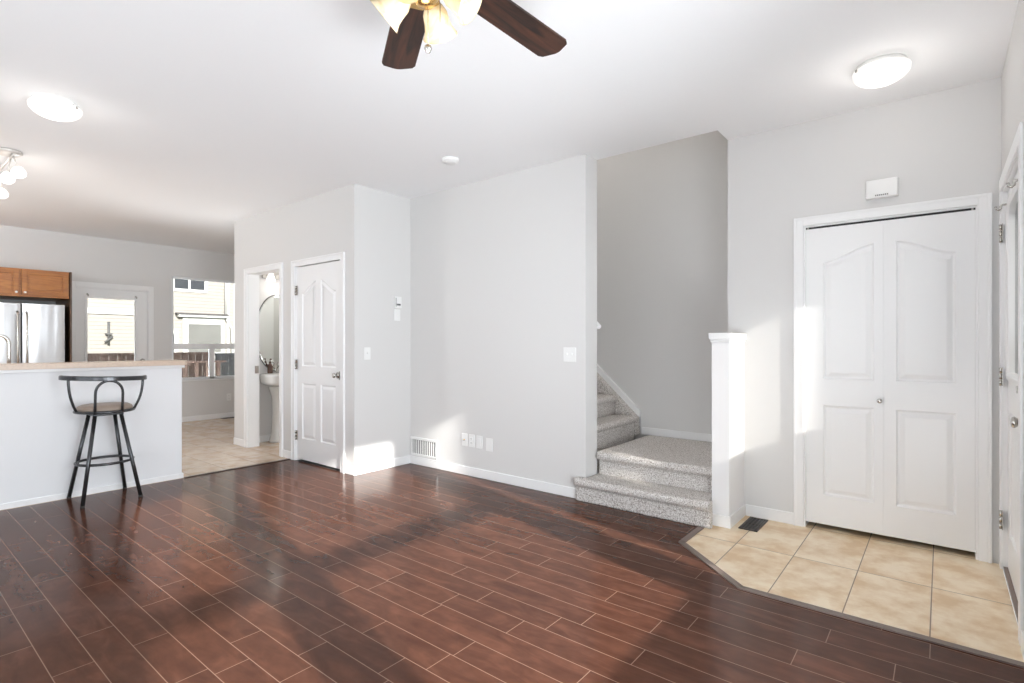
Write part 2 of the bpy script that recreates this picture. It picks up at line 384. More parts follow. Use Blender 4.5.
def wall(name, axis, a0, a1, t0, t1, z0, z1, openings=(), mat='wall', label='', cat='wall'):
    """axis 'x': runs along x (a0..a1), thickness in y (t0..t1). openings: (a0,a1,z0,z1)"""
    m = MB()
    cuts = sorted({a0, a1, *[o[0] for o in openings], *[o[1] for o in openings]})
    for p, q in zip(cuts, cuts[1:]):
        mid = (p + q) / 2; zs = [(z0, z1)]
        for o in openings:
            if o[0] < mid < o[1]:
                new = []
                for s0, s1 in zs:
                    if o[2] > s0: new.append((s0, min(s1, o[2])))
                    if o[3] < s1: new.append((max(s0, o[3]), s1))
                zs = new
        for s0, s1 in zs:
            if s1 - s0 < 1e-5: continue
            if axis == 'x': m.box(p, q, t0, t1, s0, s1)
            else: m.box(t0, t1, p, q, s0, s1)
    return struct(m.build(name, mat, merge=True), label, cat)

H = 2.74
CW = 3.65      # centre wall face
PW = 2.97      # pantry/powder wall face
SX = -4.295    # step wall face
CL = 4.06      # closet wall face
EX = 0.26      # entry wall face
KX = -9.30     # kitchen back wall face
IX = -5.46     # island face
SB = 4.83      # stairwell back wall face
LB = -2.70     # wall behind the camera

# ------------------------------------------------------------------ floors and ceiling
def poly_floor(name, poly, z0, z1, mat, label):
    m = MB(); m.prism(poly, lambda u, v, w: Vector((u, v, z0 + w)), z1 - z0)
    return struct(m.build(name, mat), label, 'floor')
poly_floor('floor', [(-5.44, LB), (EX, LB), (EX, 2.85), (-0.79, 2.85), (-1.245, 3.25), (-1.245, 3.66), (-2.3, 3.66), (-2.3, CW), (SX, CW), (SX, PW), (-5.44, PW)], -0.1, 0.0, 'plank', 'glossy dark brown plank floor of the living room')
poly_floor('floor', [(-0.79, 2.85), (EX, 2.85), (EX, SB), (-1.245, SB), (-1.245, 3.25)], -0.1, 0.0, 'tile_entry', 'beige tile floor in front of the closet at the entry')
poly_floor('floor', [(KX, LB), (-5.44, LB), (-5.44, SB), (KX, SB)], -0.1, 0.0, 'tile_kitchen', 'beige tile floor of the kitchen behind the island')
poly_floor('floor', [(-5.44, PW), (SX, PW), (SX, CW), (-2.3, CW), (-2.3, 3.66), (-1.245, 3.66), (-1.245, SB), (-5.44, SB)], -0.1, -0.002, 'tank', 'hidden floor under the stairs and the pantry')
m = MB(); m.prism([(-5.6, LB - .2), (EX + .2, LB - .2), (EX + .2, SB + .2), (-1.23, SB + .2), (-1.23, 3.83), (-2.195, 3.83), (-5.6, 3.83), (-5.6, SB + .2), (KX - .2, SB + .2), (KX - .2, LB - .2)], lambda u, v, w: Vector((u, v, H + w)), 0.28)
struct(m.build('ceiling', 'ceil'), 'flat white ceiling over the living room and kitchen', 'ceiling')

# transition strips
m = MB()
def strip(m, pts, w=0.038, h=0.007):
    for a, b in zip(pts, pts[1:]):
        a = Vector((*a, 0)); b = Vector((*b, 0)); d = (b - a).normalized(); s = Vector((-d.y, d.x, 0)) * w / 2
        a2 = a - d * w * .2; b2 = b + d * w * .2
        q = [a2 - s, b2 - s, b2 + s, a2 + s]
        lo = [m.bm.verts.new(p + Vector((0, 0, 0.0002))) for p in q]; hi = [m.bm.verts.new(p + Vector((0, 0, h)) + (a + b - p * 2).normalized() * 0.004) for p in q]
        m._face(hi)
        for i in range(4): m._face([lo[i], lo[(i + 1) % 4], hi[(i + 1) % 4], hi[i]])
strip(m, [(-1.262, 3.585), (-1.262, 3.25), (-0.795, 2.835), (EX - 0.005, 2.835)])
struct(m.build('trim_1', 'strip'), 'grey brown transition strip around the beige entry tiles', 'floor trim')
m = MB(); strip(m, [(-5.44, 1.94), (-5.44, PW - 0.02)], 0.03, 0.006)
struct(m.build('trim_2', 'strip_dark'), 'thin dark transition strip between plank floor and kitchen tile', 'floor trim')

# ------------------------------------------------------------------ walls
TH = 0.12
wall('wall_center', 'x', -4.9, -2.195, CW, 3.83, 0, H, label='light grey wall between the pantry corner and the stairs')
wall('wall_step', 'y', PW, CW, SX - TH, SX, 0, H, label='short grey wall with thermostat beside the pantry door')
wall('wall_pantry', 'x', -6.785, SX - TH, PW, PW + TH, 0, H, openings=[(-6.43, -5.665, 0, 2.075), (-5.345, -4.505, 0, 2.065)], label='grey wall holding the powder room doorway and the pantry door')
wall('wall_powder', 'y', PW + TH, SB, -6.785, -6.65, 0, H, label='powder room wall behind mirror and pedestal sink')
wall('wall_partition', 'y', PW + TH, SB, -5.56, -5.44, 0, H, label='partition between powder room and pantry')
wall('wall_closet', 'x', -1.23, EX + TH, CL, CL + TH, 0, H, openings=[(-0.731, 0.162, 0, 2.035)], label='grey wall around the white bifold closet')
wall('wall_stair_side', 'y', CL + TH, SB, -1.23, -1.11, 0, 5.3, label='side wall between stairwell and closet')
struct(boxes('wall_stair_upper', 'wall', None, (-5.6, -1.11, 3.71, 3.83, H + .28, 5.3), (-1.23, -1.11, 3.83, CL + TH, H + .28, 5.3)), 'upper stairwell walls above the ceiling opening', 'wall')
wall('wall_back', 'x', KX - TH, EX + TH, SB, SB + TH, 0, 5.3, label='grey stairwell wall behind the stairs', )
wall('wall_stair_end', 'y', 3.83, SB, -5.44, -5.40, H - 0.5, 5.3, label='end wall at the top of the stairs')
struct(boxes('ceiling_stairwell', 'ceil', None, (-5.6, -1.0, 3.7, SB + .12, 5.3, 5.4)), 'ceiling high above the stairs', 'ceiling')
# front wall with entry door and windows
WIN = [(-2.45, -1.15, 0.54, 2.34), (0.05, 0.62, 0.54, 2.34), (0.86, 2.33, 0.54, 2.34), (2.60, 2.72, 0.54, 2.34)]  # first opening is added, unseen, to pass fill light
wall('wall_front', 'y', LB - TH, SB, EX, EX + TH, 0, H, openings=WIN + [(3.07, 3.985, 0, 2.085)], label='pale front wall with the white entry door')
BWIN = [(-4.4, -2.3, 0.5, 2.35), (-2.2, -0.1, 0.5, 2.35), (-8.3, -5.8, 0.7, 2.3)]  # unseen rear openings, added to let in fill light
wall('wall_rear', 'x', KX - TH, EX + TH, LB - TH, LB, 0, H, openings=BWIN, label='rear wall with three wide windows')
KWIN = [(3.13, 4.22, 0.66, 2.29)]
wall('wall_kitchen', 'y', LB - TH, SB, KX - TH, KX, 0, H, openings=KWIN + [(1.94, 2.82, 0, 2.03)], label='pale kitchen wall with patio door and window')
struct(boxes('wall_nook', 'wall', None, (KX, -6.785, 4.42, SB, 0, H)), 'end wall of the dining nook beside the window', 'wall')

# half wall at the entry
hw = thing('wall_half', 'white half wall with a flat cap between stairs and entry tiles', 'half wall', (-1.17, 3.88, 0), kind='structure')
boxes('wall_panel', 'island', hw, (-1.228, -1.113, 3.705, CL, 0, 1.25))
boxes('cap', 'trim', hw, (-1.245, -1.096, 3.688, CL + 0.0, 1.268, 1.312), (-1.236, -1.105, 3.697, CL, 1.25, 1.268), bevel=0.004)
boxes('baseboard', 'trim', hw, (-1.113, -1.101, 3.693, CL, 0, 0.08), (-1.222, -1.113, 3.693, 3.705, 0, 0.08), bevel=0.003)

# baseboards
def bb(name, label, *bs): struct(boxes(name, 'trim', None, *bs, bevel=0.004), label, 'baseboard')
B = 0.012; BH = 0.082
bb('baseboard_center', 'white baseboard along the wall left of the stairs', (SX, -2.262, CW - B, CW, 0, BH))
bb('baseboard_step', 'white baseboard below the thermostat wall', (SX, SX + B, PW, CW - B, 0, BH))
bb('baseboard_pantry', 'white baseboard pieces between powder room and pantry doors', (-4.44, SX + B, PW - B, PW, 0, BH), (-5.61, -5.415, PW - B, PW, 0, BH), (-6.785, -6.495, PW - B, PW, 0, BH))
bb('baseboard_closet', 'white baseboard left of the closet casing', (-1.101, -0.79, CL - B, CL, 0, BH))
bb('baseboard_landing', 'white baseboard along the stair landing', (-2.27, -1.23, SB - B, SB, 0.36, 0.43))
bb('baseboard_kitchen', 'white baseboard under the kitchen window', (KX, KX + B, 2.90, 4.42, 0, BH), (KX, -6.785, 4.42 - B, 4.42, 0, BH))
bb('baseboard_powder', 'white baseboard inside the powder room', (-6.65, -6.65 + B, PW + TH, SB, 0, BH), (-6.65, -5.56, SB - B, SB, 0, BH))
bb('baseboard_front', 'white baseboard at the entry door hinge side', (EX - B, EX, 2.0, 2.98, 0, BH))

# stairwell handrail (its end shows past the wall)
o = thing('handrail', 'white handrail end showing past the wall corner beside the stairs', 'handrail', (-2.6, 3.9, 1.2))
m = MB(); m.tube([(-2.196, 3.868, 1.375), (-2.23, 3.885, 1.40), (-3.2, 3.885, 2.30)], 0.02, 12); m.build('rail', 'trim', o)
m = MB(); m.tube([(-2.5, 3.828, 1.60), (-2.5, 3.885, 1.65)], 0.008); m.build('bracket', 'chrome', o)

# ------------------------------------------------------------------ doors
def inset_poly(poly, d):
    n = len(poly); out = []
    for i in range(n):
        p0, p1, p2 = Vector(poly[i - 1]), Vector(poly[i]), Vector(poly[(i + 1) % n])
        e1 = (p1 - p0).normalized(); e2 = (p2 - p1).normalized()
        n1 = Vector((-e1.y, e1.x)); n2 = Vector((-e2.y, e2.x))   # inward for CCW
        k = 1 + n1.dot(n2)
        out.append(tuple(p1 + (n1 + n2) * (d / max(k, 0.3))))
    return out
def arch_poly(u0, u1, v0, v_lo, v_hi, side):
    """panel whose top rises in an S curve. side: -1 high at u1 (left one), +1 high at u0, 0 flat"""
    pts = [(u0, v0), (u1, v0)]
    if side == 0: return pts + [(u1, v_lo), (u0, v_lo)]
    N = 14; top = []
    for i in range(N + 1):
        t = i / N; u = u1 + (u0 - u1) * t
        s = (1 - t) if side == -1 else t
        k = s * s * (3 - 2 * s) * 0.75 + s * 0.25
        top.append((u, v_lo + (v_hi - v_lo) * k))
    return pts + top
def panel_door(mb, w, h, thick, panels, to3, holes=()):
    """door slab: u 0..w, v 0..h, w-axis = depth from the face (0) to the back (thick)."""
    b = bmesh.new()
    loops = [[(0, 0), (w, 0), (w, h), (0, h)]] + [list(p) for p in panels] + [list(p) for p in holes]
    flat = [b.verts.new((u, v, 0)) for lp in loops for u, v in lp]
    for t in geometry.tessellate_polygon([[Vector((u, v, 0)) for u, v in lp] for lp in loops]):
        try: b.faces.new([flat[i] for i in t])
        except ValueError: pass
    for p in panels:
        prof = [(0, 0), (0.003, 0.005), (0.009, 0.0115), (0.017, 0.0125), (0.032, 0.006), (0.044, 0.0015)]
        prev = None
        for d, z in prof:
            ring = [b.verts.new((u, v, z)) for u, v in inset_poly(p, d)]
            if prev:
                for i in range(len(ring)): b.faces.new((prev[i], prev[(i + 1) % len(ring)], ring[(i + 1) % len(ring)], ring[i]))
            prev = ring
        for t in geometry.tessellate_polygon([[Vector(v.co) for v in prev]]):
            try: b.faces.new([prev[i] for i in t])
            except ValueError: pass
    for p in holes:
        a = [b.verts.new((u, v, 0)) for u, v in p]; c = [b.verts.new((u, v, thick)) for u, v in p]
        for i in range(len(a)): b.faces.new((a[i], a[(i + 1) % len(a)], c[(i + 1) % len(a)], c[i]))
    outer = [(0, 0), (w, 0), (w, h), (0, h)]
    a = [b.verts.new((u, v, 0)) for u, v in outer]; c = [b.verts.new((u, v, thick)) for u, v in outer]
    for i in range(4): b.faces.new((a[i], a[(i + 1) % 4], c[(i + 1) % 4], c[i]))
    if not holes: b.faces.new(c)
    else:
        es = []
        for lp in [outer] + [list(p) for p in holes]:
            vs_ = [b.verts.new((u, v, thick)) for u, v in lp]
            es += [b.edges.new((vs_[i], vs_[(i + 1) % len(vs_)])) for i in range(len(vs_))]
        bmesh.ops.triangle_fill(b, edges=es, use_beauty=True, use_dissolve=False)
    bmesh.ops.remove_doubles(b, verts=b.verts[:], dist=1e-5)
    bmesh.ops.recalc_face_normals(b, faces=b.faces[:])
    for v in b.verts: v.co = to3(*v.co)
    mb.merge(b)
def casing_x(parent, u0, u1, top, y, w=0.065, t=0.016, z0=0.0):
    """door casing on a wall facing -Y: opening u0..u1"""
    m = MB()
    m.box(u0 - w, u0, y - t, y, z0, top + w); m.box(u1, u1 + w, y - t, y, z0, top + w); m.box(u0, u1, y - t, y, top, top + w)
    m.box(u0 - w, u0 - w + .018, y - t - .006, y - t, z0, top + w); m.box(u1 + w - .018, u1 + w, y - t - .006, y - t, z0, top + w); m.box(u0 - w + .018, u1 + w - .018, y - t - .006, y - t, top + w - .018, top + w)
    return m.build('casing', 'trim', parent, bevel=0.003)
def hinge(parent, p, z, ax, n=(0, -1, 0), name='hinge'):
    m = MB(); nv = Vector(n)
    c = Vector((p[0], p[1], z))
    for k in range(3):
        m.lathe([(0.0075, -0.05 + k * .034), (0.0075, -0.05 + k * .034 + .030)], c + nv * 0.006, seg=12)
    for k, s in ((0, 1), (1, -1)):
        a = c + Vector(ax) * (0.016 * s)
        m.box(*sorted((a.x - abs(ax[0]) * .014 - abs(n[0]) * .0015, a.x + abs(ax[0]) * .014 + abs(n[0]) * .0015)), *sorted((a.y - abs(ax[1]) * .014 - abs(n[1]) * .0015, a.y + abs(ax[1]) * .014 + abs(n[1]) * .0015)), z - .05, z + .05)
    return m.build(name, 'chrome', parent)
def knob(parent, c, n, r=0.026, ln=0.055, mat='chrome', name='door_knob'):
    m = MB(); m.lathe([(0.031, 0), (0.031, .005), (0.014, .009), (0.010, ln * .45), (r * .75, ln * .6), (r, ln * .78), (r * .9, ln * .95), (r * .5, ln * 1.02), (0, ln * 1.03)], c, n, seg=24)
    return m.build(name, mat, parent)

# pantry door
d = thing('door_1', 'white arched four panel pantry door closed beside the grey corner', 'door', (-4.925, PW, 0), kind='structure')
casing_x(d, -5.345, -4.505, 2.05, PW)
boxes('jamb', 'trim', d, (-5.345, -5.333, PW, PW + TH, 0, 2.065), (-4.517, -4.505, PW, PW + TH, 0, 2.065), (-5.333, -4.517, PW, PW + TH, 2.053, 2.065))
W1 = 0.812; m = MB()
P1 = [arch_poly(0.10, 0.36, 0.98, 1.74, 1.86, -1), arch_poly(0.455, 0.715, 0.98, 1.74, 1.86, 1), arch_poly(0.10, 0.36, 0.22, 0.80, 0, 0), arch_poly(0.455, 0.715, 0.22, 0.80, 0, 0)]
panel_door(m, W1, 2.022, 0.035, P1, lambda u, v, w: Vector((-5.331 + u, PW + 0.008 + w, 0.022 + v)))
leaf = m.build('door_leaf', 'trim', d)
knob(d, (-4.575, PW + .008, 0.93), (0, -1, 0))
boxes('strike_plate', 'chrome', d, (-4.519, -4.513, PW - .018, PW - .002, 0.89, 0.97))
for z in (0.27, 1.02, 1.80): hinge(d, (-5.337, PW), z, (1, 0, 0))

# powder room doorway
d = thing('door_2', 'open powder room doorway with white casing and jamb', 'doorway', (-6.05, PW, 0), kind='structure')
casing_x(d, -6.43, -5.665, 2.06, PW)
boxes('jamb', 'trim', d, (-6.43, -6.415, PW, PW + TH + .01, 0, 2.075), (-5.68, -5.665, PW, PW + TH + .01, 0, 2.075), (-6.415, -5.68, PW, PW + TH + .01, 2.06, 2.075))
boxes('strike_plate', 'chrome', d, (-6.415, -6.409, PW + .075, PW + .12, 0.88, 0.97))
m = MB(); m.box(-5.722, -5.687, PW + TH + .012, PW + TH + .76, 0.02, 2.04); m.build('door_leaf', 'trim', d, bevel=0.002)

# closet bifold
d = thing('door_3', 'wide white bifold closet with arched panels at the entry', 'closet door', (-0.285, CL, 0), kind='structure')
casing_x(d, -0.731, 0.162, 2.035, CL, w=0.058)
boxes('jamb', 'trim', d, (-0.731, -0.7205, CL, CL + TH, 0, 2.035), (0.1505, 0.162, CL, CL + TH, 0, 2.035))
boxes('head_trim', 'trim', d, (-0.7205, 0.1505, CL + .004, CL + .06, 2.026, 2.035))
boxes('track', 'black', d, (-0.7205, 0.1505, CL + .02, CL + .05, 2.014, 2.026))
for k, (x0, side) in enumerate(((-0.7200, -1), (-0.2845, 1))):
    m = MB(); w = 0.4345
    a, b_ = (0.103, 0.384) if k == 0 else (0.063, 0.350)
    P2 = [arch_poly(a, b_, 0.97, 1.745, 1.842, side), arch_poly(a, b_, 0.195, 0.795, 0, 0)]
    panel_door(m, w, 1.978, 0.035, P2, lambda u, v, wd: Vector((x0 + u, CL + 0.018 + wd, 0.035 + v)))
    m.build('door_leaf', 'trim', d)
boxes('top_bracket', 'chrome', d, (-0.712, -0.702, CL + .012, CL + .02, 2.013, 2.024), (0.132, 0.142, CL + .012, CL + .02, 2.013, 2.024))
m = MB(); m.lathe([(0.008, 0), (0.007, .012), (0.014, .018), (0.015, .026), (0.009, .031), (0, .032)], (-0.305, CL + .018, 0.88), (0, -1, 0), seg=20); m.build('door_knob', 'chrome', d)

# entry door (swings inward, hinged next to the closet)
d = thing('door_4', 'white entry door with glass pane, round knob and deadbolt', 'entry door', (EX, 3.53, 0), kind='structure')
def to_e(u, v, w): return Vector((EX + 0.020 + w, 3.965 - u, 0.02 + v))
m = MB()
gl_poly = [(0.10, 1.06), (0.71, 1.06)] + [(0.71 - 0.09 * (1 - math.cos(t)), 1.86 + 0.09 * math.sin(t)) for t in [i * math.pi / 16 for i in range(9)]] + [(0.19 - 0.09 * math.sin(t), 1.86 + 0.09 * math.cos(t)) for t in [i * math.pi / 16 for i in range(9)]]
panel_door(m, 0.88, 2.045, 0.044, [arch_poly(0.13, 0.41, 0.2, 0.86, 0, 0), arch_poly(0.47, 0.75, 0.2, 0.86, 0, 0)], to_e, holes=[gl_poly])
leaf = m.build('door_leaf', 'trim', d)
# raised glazing frame
m = MB(); outer = inset_poly(gl_poly, -0.035); inner = inset_poly(gl_poly, 0.006); n_ = len(outer)
lv = [(outer, 0), (inset_poly(gl_poly, -0.03), -0.012), (inset_poly(gl_poly, -0.008), -0.016), (inner, -0.006), (inner, 0.02)]
prev = None
for pl, z in lv:
    ring = [m.bm.verts.new(to_e(u, v, z)) for u, v in pl]
    if prev:
        for i in range(n_): m._face([prev[i], prev[(i + 1) % n_], ring[(i + 1) % n_], ring[i]])
    prev = ring
m.build('glazing_frame', 'trim', leaf)
m = MB(); m.prism(gl_poly, lambda u, v, w: to_e(u, v, 0.02 + w), 0.004); m.build('glass_pane', 'entry_glass', leaf)
boxes('jamb', 'trim', d, (EX, EX + TH, 3.967, 3.985, 0, 2.085), (EX, EX + TH, 3.07, 3.083, 0, 2.085), (EX, EX + TH, 3.083, 3.967, 2.069, 2.085))
boxes('casing', 'trim', d, (EX - .012, EX, 3.975, 4.035, 0, 2.15), (EX - .012, EX, 3.01, 3.075, 0, 2.15), (EX - .012, EX, 3.075, 3.975, 2.077, 2.15), bevel=0.003)
boxes('threshold', 'strip', d, (EX + .002, EX + TH, 3.083, 3.967, 0, 0.0195))
for z in (0.275, 1.06, 1.845): hinge(d, (EX - .003, 3.966), z, (0, 1, 0), (-1, 0, 0))
knob(d, (EX + .020, 3.125, 0.905), (-1, 0, 0), r=.025, ln=.05)
m = MB(); c = Vector((EX + .020, 3.125, 1.045))
m.lathe([(0.030, 0), (0.030, .008), (0.024, .014), (0, .014)], c, (-1, 0, 0), seg=24); m.box(c.x - .034, c.x - .012, c.y - .005, c.y + .005, c.z - .016, c.z + .016, bevel=.002)
m.build('deadbolt_turn', 'chrome', d)
# curtain rod hooks above the panes
def rod_hook(loc, n, label, grp):
    o = thing('curtain_rod_hook', label, 'hook', loc, grp)
    nv = Vector(n); p = Vector(loc); m = MB()
    m.lathe([(0.012, 0), (0.012, .004), (0.006, .006)], p, n, seg=16)
    m.tube([p, p + nv * .028, p + nv * .034 + Vector((0, 0, -.006)), p + nv * .034 + Vector((0, 0, -.018)), p + nv * .042 + Vector((0, 0, -.026)), p + nv * .052 + Vector((0, 0, -.02)), p + nv * .055 + Vector((0, 0, -.006))], 0.006, 8)
    m.build('hook_arm', 'chrome', o)
rod_hook((EX + .020, 3.88, 1.985), (-1, 0, 0), 'small nickel curtain rod hook near the top hinge of entry door', None)
rod_hook((EX + .020, 3.20, 1.955), (-1, 0, 0), 'small nickel curtain rod hook on the entry door away from its hinges', None)

# patio door
d = thing('door_5', 'white patio door with a large pane beside the fridge', 'patio door', (KX, 2.38, 0), kind='structure')
def to_p(u, v, w): return Vector((KX - 0.02 - w, 1.955 + u, 0.02 + v))
m = MB(); hp = [(0.13, 0.25), (0.70, 0.25), (0.70, 1.86), (0.13, 1.86)]
panel_door(m, 0.85, 1.99, 0.044, [], to_p, holes=[hp]); leaf = m.build('door_leaf', 'trim', d)
m = MB()
for a in ((0.095, 0.13, 0.215, 1.895), (0.70, 0.735, 0.215, 1.895)): m.box(KX - .02, KX - .006, 1.955 + a[0], 1.955 + a[1], .02 + a[2], .02 + a[3])
for z in (0.215, 1.86): m.box(KX - .02, KX - .006, 1.955 + .13, 1.955 + .70, .02 + z, .02 + z + .035)
m.build('glazing_frame', 'trim', leaf, bevel=.003)
boxes('glass_pane', 'coated_glass', leaf, (KX - .045, KX - .040, 1.955 + .12, 1.955 + .71, .26, 1.89))
boxes('casing', 'trim', d, (KX, KX + .016, 1.875, 1.945, 0, 2.095), (KX, KX + .016, 2.815, 2.885, 0, 2.095), (KX, KX + .016, 1.945, 2.815, 2.025, 2.095), bevel=.003)
boxes('jamb', 'trim', d, (KX - TH, KX, 1.94, 1.953, 0, 2.03), (KX - TH, KX, 2.807, 2.82, 0, 2.03), (KX - TH, KX, 1.953, 2.807, 2.013, 2.03))
knob(d, (KX - .02, 2.745, 0.98), (1, 0, 0))
rod_hook((KX - .02, 2.085, 1.93), (1, 0, 0), 'nickel curtain rod hook above the patio door pane nearest the fridge', None)
rod_hook((KX - .02, 2.66, 1.93), (1, 0, 0), 'nickel curtain rod hook above the patio door pane nearest the dining window', None)

# ------------------------------------------------------------------ windows
def window_y(name, x, y0, y1, z0, z1, sgn, label, mull_z=(), mull=(), fw=0.05, sill=True):
    """window in a wall at x, running along y. sgn: direction into the room (+1/-1) along x"""
    o = thing(name, label, 'window', (x, (y0 + y1) / 2, z0), kind='structure')
    xa, xb = sorted((x - sgn * 0.075, x - sgn * 0.03))
    m = MB()
    m.box(xa, xb, y0, y0 + fw, z0, z1); m.box(xa, xb, y1 - fw, y1, z0, z1); m.box(xa, xb, y0 + fw, y1 - fw, z0, z0 + fw); m.box(xa, xb, y0 + fw, y1 - fw, z1 - fw, z1)
    for a, b in mull_z: m.box(xa, xb, y0 + fw, y1 - fw, a, b)
    for (a, b, c0, c1) in mull: m.box(xa, xb, a, b, c0, c1)
    m.build('window_frame', 'vinyl', o, bevel=.003)
    xm = (xa + xb) / 2
    boxes('glass_pane', 'coated_glass' if sgn > 0 else 'glass', o, (xm - .002, xm + .002, y0 + fw * .7, y1 - fw * .7, z0 + fw * .7, z1 - fw * .7))
    if sill:
        s0, s1 = sorted((x - sgn * .03, x + sgn * .02));         boxes('window_casing', 'trim', o, (s0, s1, y0 - .02, y1 + .02, z0 - .022, z0), bevel=.003)
    return o
window_y('window_1', KX, 3.13, 4.22, 0.66, 2.29, 1, 'white kitchen window with one tall pane over two small ones', mull_z=[(1.145, 1.235)], mull=[(3.69, 3.77, 0.66, 1.145)], fw=0.035)
window_y('window_2', EX, 0.86, 2.33, 0.54, 2.34, -1, 'front window beside the camera', mull_z=[(1.30, 1.42)], fw=0.03, sill=False)
window_y('window_3', EX, 0.05, 0.62, 0.54, 2.34, -1, 'narrower front window behind the camera', mull_z=[(1.30, 1.42)], fw=0.03, sill=False)
window_y('window_8', EX, -2.45, -1.15, 0.54, 2.34, -1, 'front window nearest the rear wall', mull_z=[(1.30, 1.42)], fw=0.03, sill=False)  # unseen window, added as an opening for the second front light
window_y('window_4', EX, 2.60, 2.72, 0.54, 2.34, -1, 'narrow front sidelight near the entry door', fw=0.012, sill=False)
for i, (a, b, c, e) in enumerate(BWIN):
    o = thing('window_%d' % (5 + i), ['rear window farthest toward the kitchen of the pair', 'rear window nearest the front wall', 'rear kitchen window'][i], 'window', ((a + b) / 2, LB, c), kind='structure')
    m = MB(); fw = .05; y0, y1 = LB - .08, LB - .03
    for q in ((a, a + fw, y0, y1, c, e), (b - fw, b, y0, y1, c, e), (a, b, y0, y1, c, c + fw), (a, b, y0, y1, e - fw, e), ((a + b) / 2 - .03, (a + b) / 2 + .03, y0, y1, c, e)): m.box(*q)
    m.build('window_frame', 'vinyl', o)
    boxes('glass_pane', 'glass', o, (a, b, LB - .057, LB - .053, c, e))

# ------------------------------------------------------------------ stairs
def fuzzy(m, amp=0.0018, sc=55):
    bmesh.ops.recalc_face_normals(m.bm, faces=m.bm.faces[:]); m.bm.normal_update()
    for v in m.bm.verts:
        v.co += v.normal * noise.noise(v.co * sc) * amp * 2
def carpet_step(parent, name, ext_axis, e0, e1, front, back, z0, z1, sgn, nose=0.035):
    """a carpeted step. ext_axis 'x' or 'y' is the direction of its width; front/back are coordinates across, sgn = +1 if climbing goes up the axis."""
    r = 0.032; pts = []
    pts.append((front, z0)); pts.append((front, z1 - 2 * r - .012))
    for i in range(0, 11):
        t = -math.pi / 2 + math.pi * i / 10
        pts.append((front - sgn * (nose - r + r * math.cos(t)), z1 - r + r * math.sin(t)))
    pts += [(back, z1), (back, z0)]
    fine = []
    for i in range(len(pts)):
        p, q = Vector(pts[i]), Vector(pts[(i + 1) % len(pts)])
        k = max(1, int((q - p).length / 0.012)) if i not in (len(pts) - 2, len(pts) - 1) else 1
        for j in range(k): fine.append(tuple(p.lerp(q, j / k)))
    m = MB(); N = max(2, int((e1 - e0) / 0.012)); rings = []
    for j in range(N + 1):
        e = e0 + (e1 - e0) * j / N
        rings.append([m.bm.verts.new((e, a, z) if ext_axis == 'x' else (a, e, z)) for a, z in fine])
    L = len(fine)
    for a, b in zip(rings, rings[1:]):
        for i in range(L): m._face([a[i], a[(i + 1) % L], b[(i + 1) % L], b[i]], True)
    for rg in (rings[0], rings[-1]):
        tris = geometry.tessellate_polygon([[Vector((u, v, 0)) for u, v in fine]])
        for t in tris: m._face([rg[i] for i in t])
    fuzzy(m)
    return m.build(name, 'carpet', parent)
st = thing('carpeted_staircase', 'staircase in speckled grey beige carpet turning up behind the centre wall', 'stairs', (-1.75, 3.6, 0))
carpet_step(st, 'step', 'x', -2.262, -1.205, 3.610, 3.647, 0.0, 0.18, 1)
carpet_step(st, 'step', 'x', -2.185, -1.236, 3.649, 3.72, 0.0, 0.179, 1, nose=0.0)
carpet_step(st, 'step', 'x', -2.185, -1.236, 3.712, 3.86, 0.0, 0.178, 1, nose=0.0)
carpet_step(st, 'landing', 'x', -2.185, -1.236, 3.845, SB - .014, 0.0, 0.36, 1, nose=0.045)
RUN, RISE = 0.205, 0.187
for k in range(11):
    x = -2.29 - k * RUN
    carpet_step(st, 'step', 'y', 3.84, 4.70, x, x - RUN - 0.03, 0.0 if k == 0 else 0.36 + RISE * (k - 1), 0.36 + RISE * (k + 1), -1, nose=0.03)
m = MB(); xs = -2.283
m.prism([(xs, 0.362), (xs, 0.505 + .02), (-4.5, 0.505 + .02 + (xs + 4.5) * 0.912), (-4.5, 0.362)], lambda u, v, w: Vector((u, 4.702 + w, v)), 0.11)
m.build('stringer', 'carpet', st)
m = MB(); m.prism([(xs, 0.44), (xs, 0.592), (-4.5, 0.592 + (xs + 4.5) * 0.912), (-4.5, 0.5 + (xs + 4.5) * 0.912)], lambda u, v, w: Vector((u, 4.795 + w, v)), SB - 4.797)
struct(m.build('trim_3', 'trim'), 'white sloping skirt board above the carpeted stairs', 'skirt board')

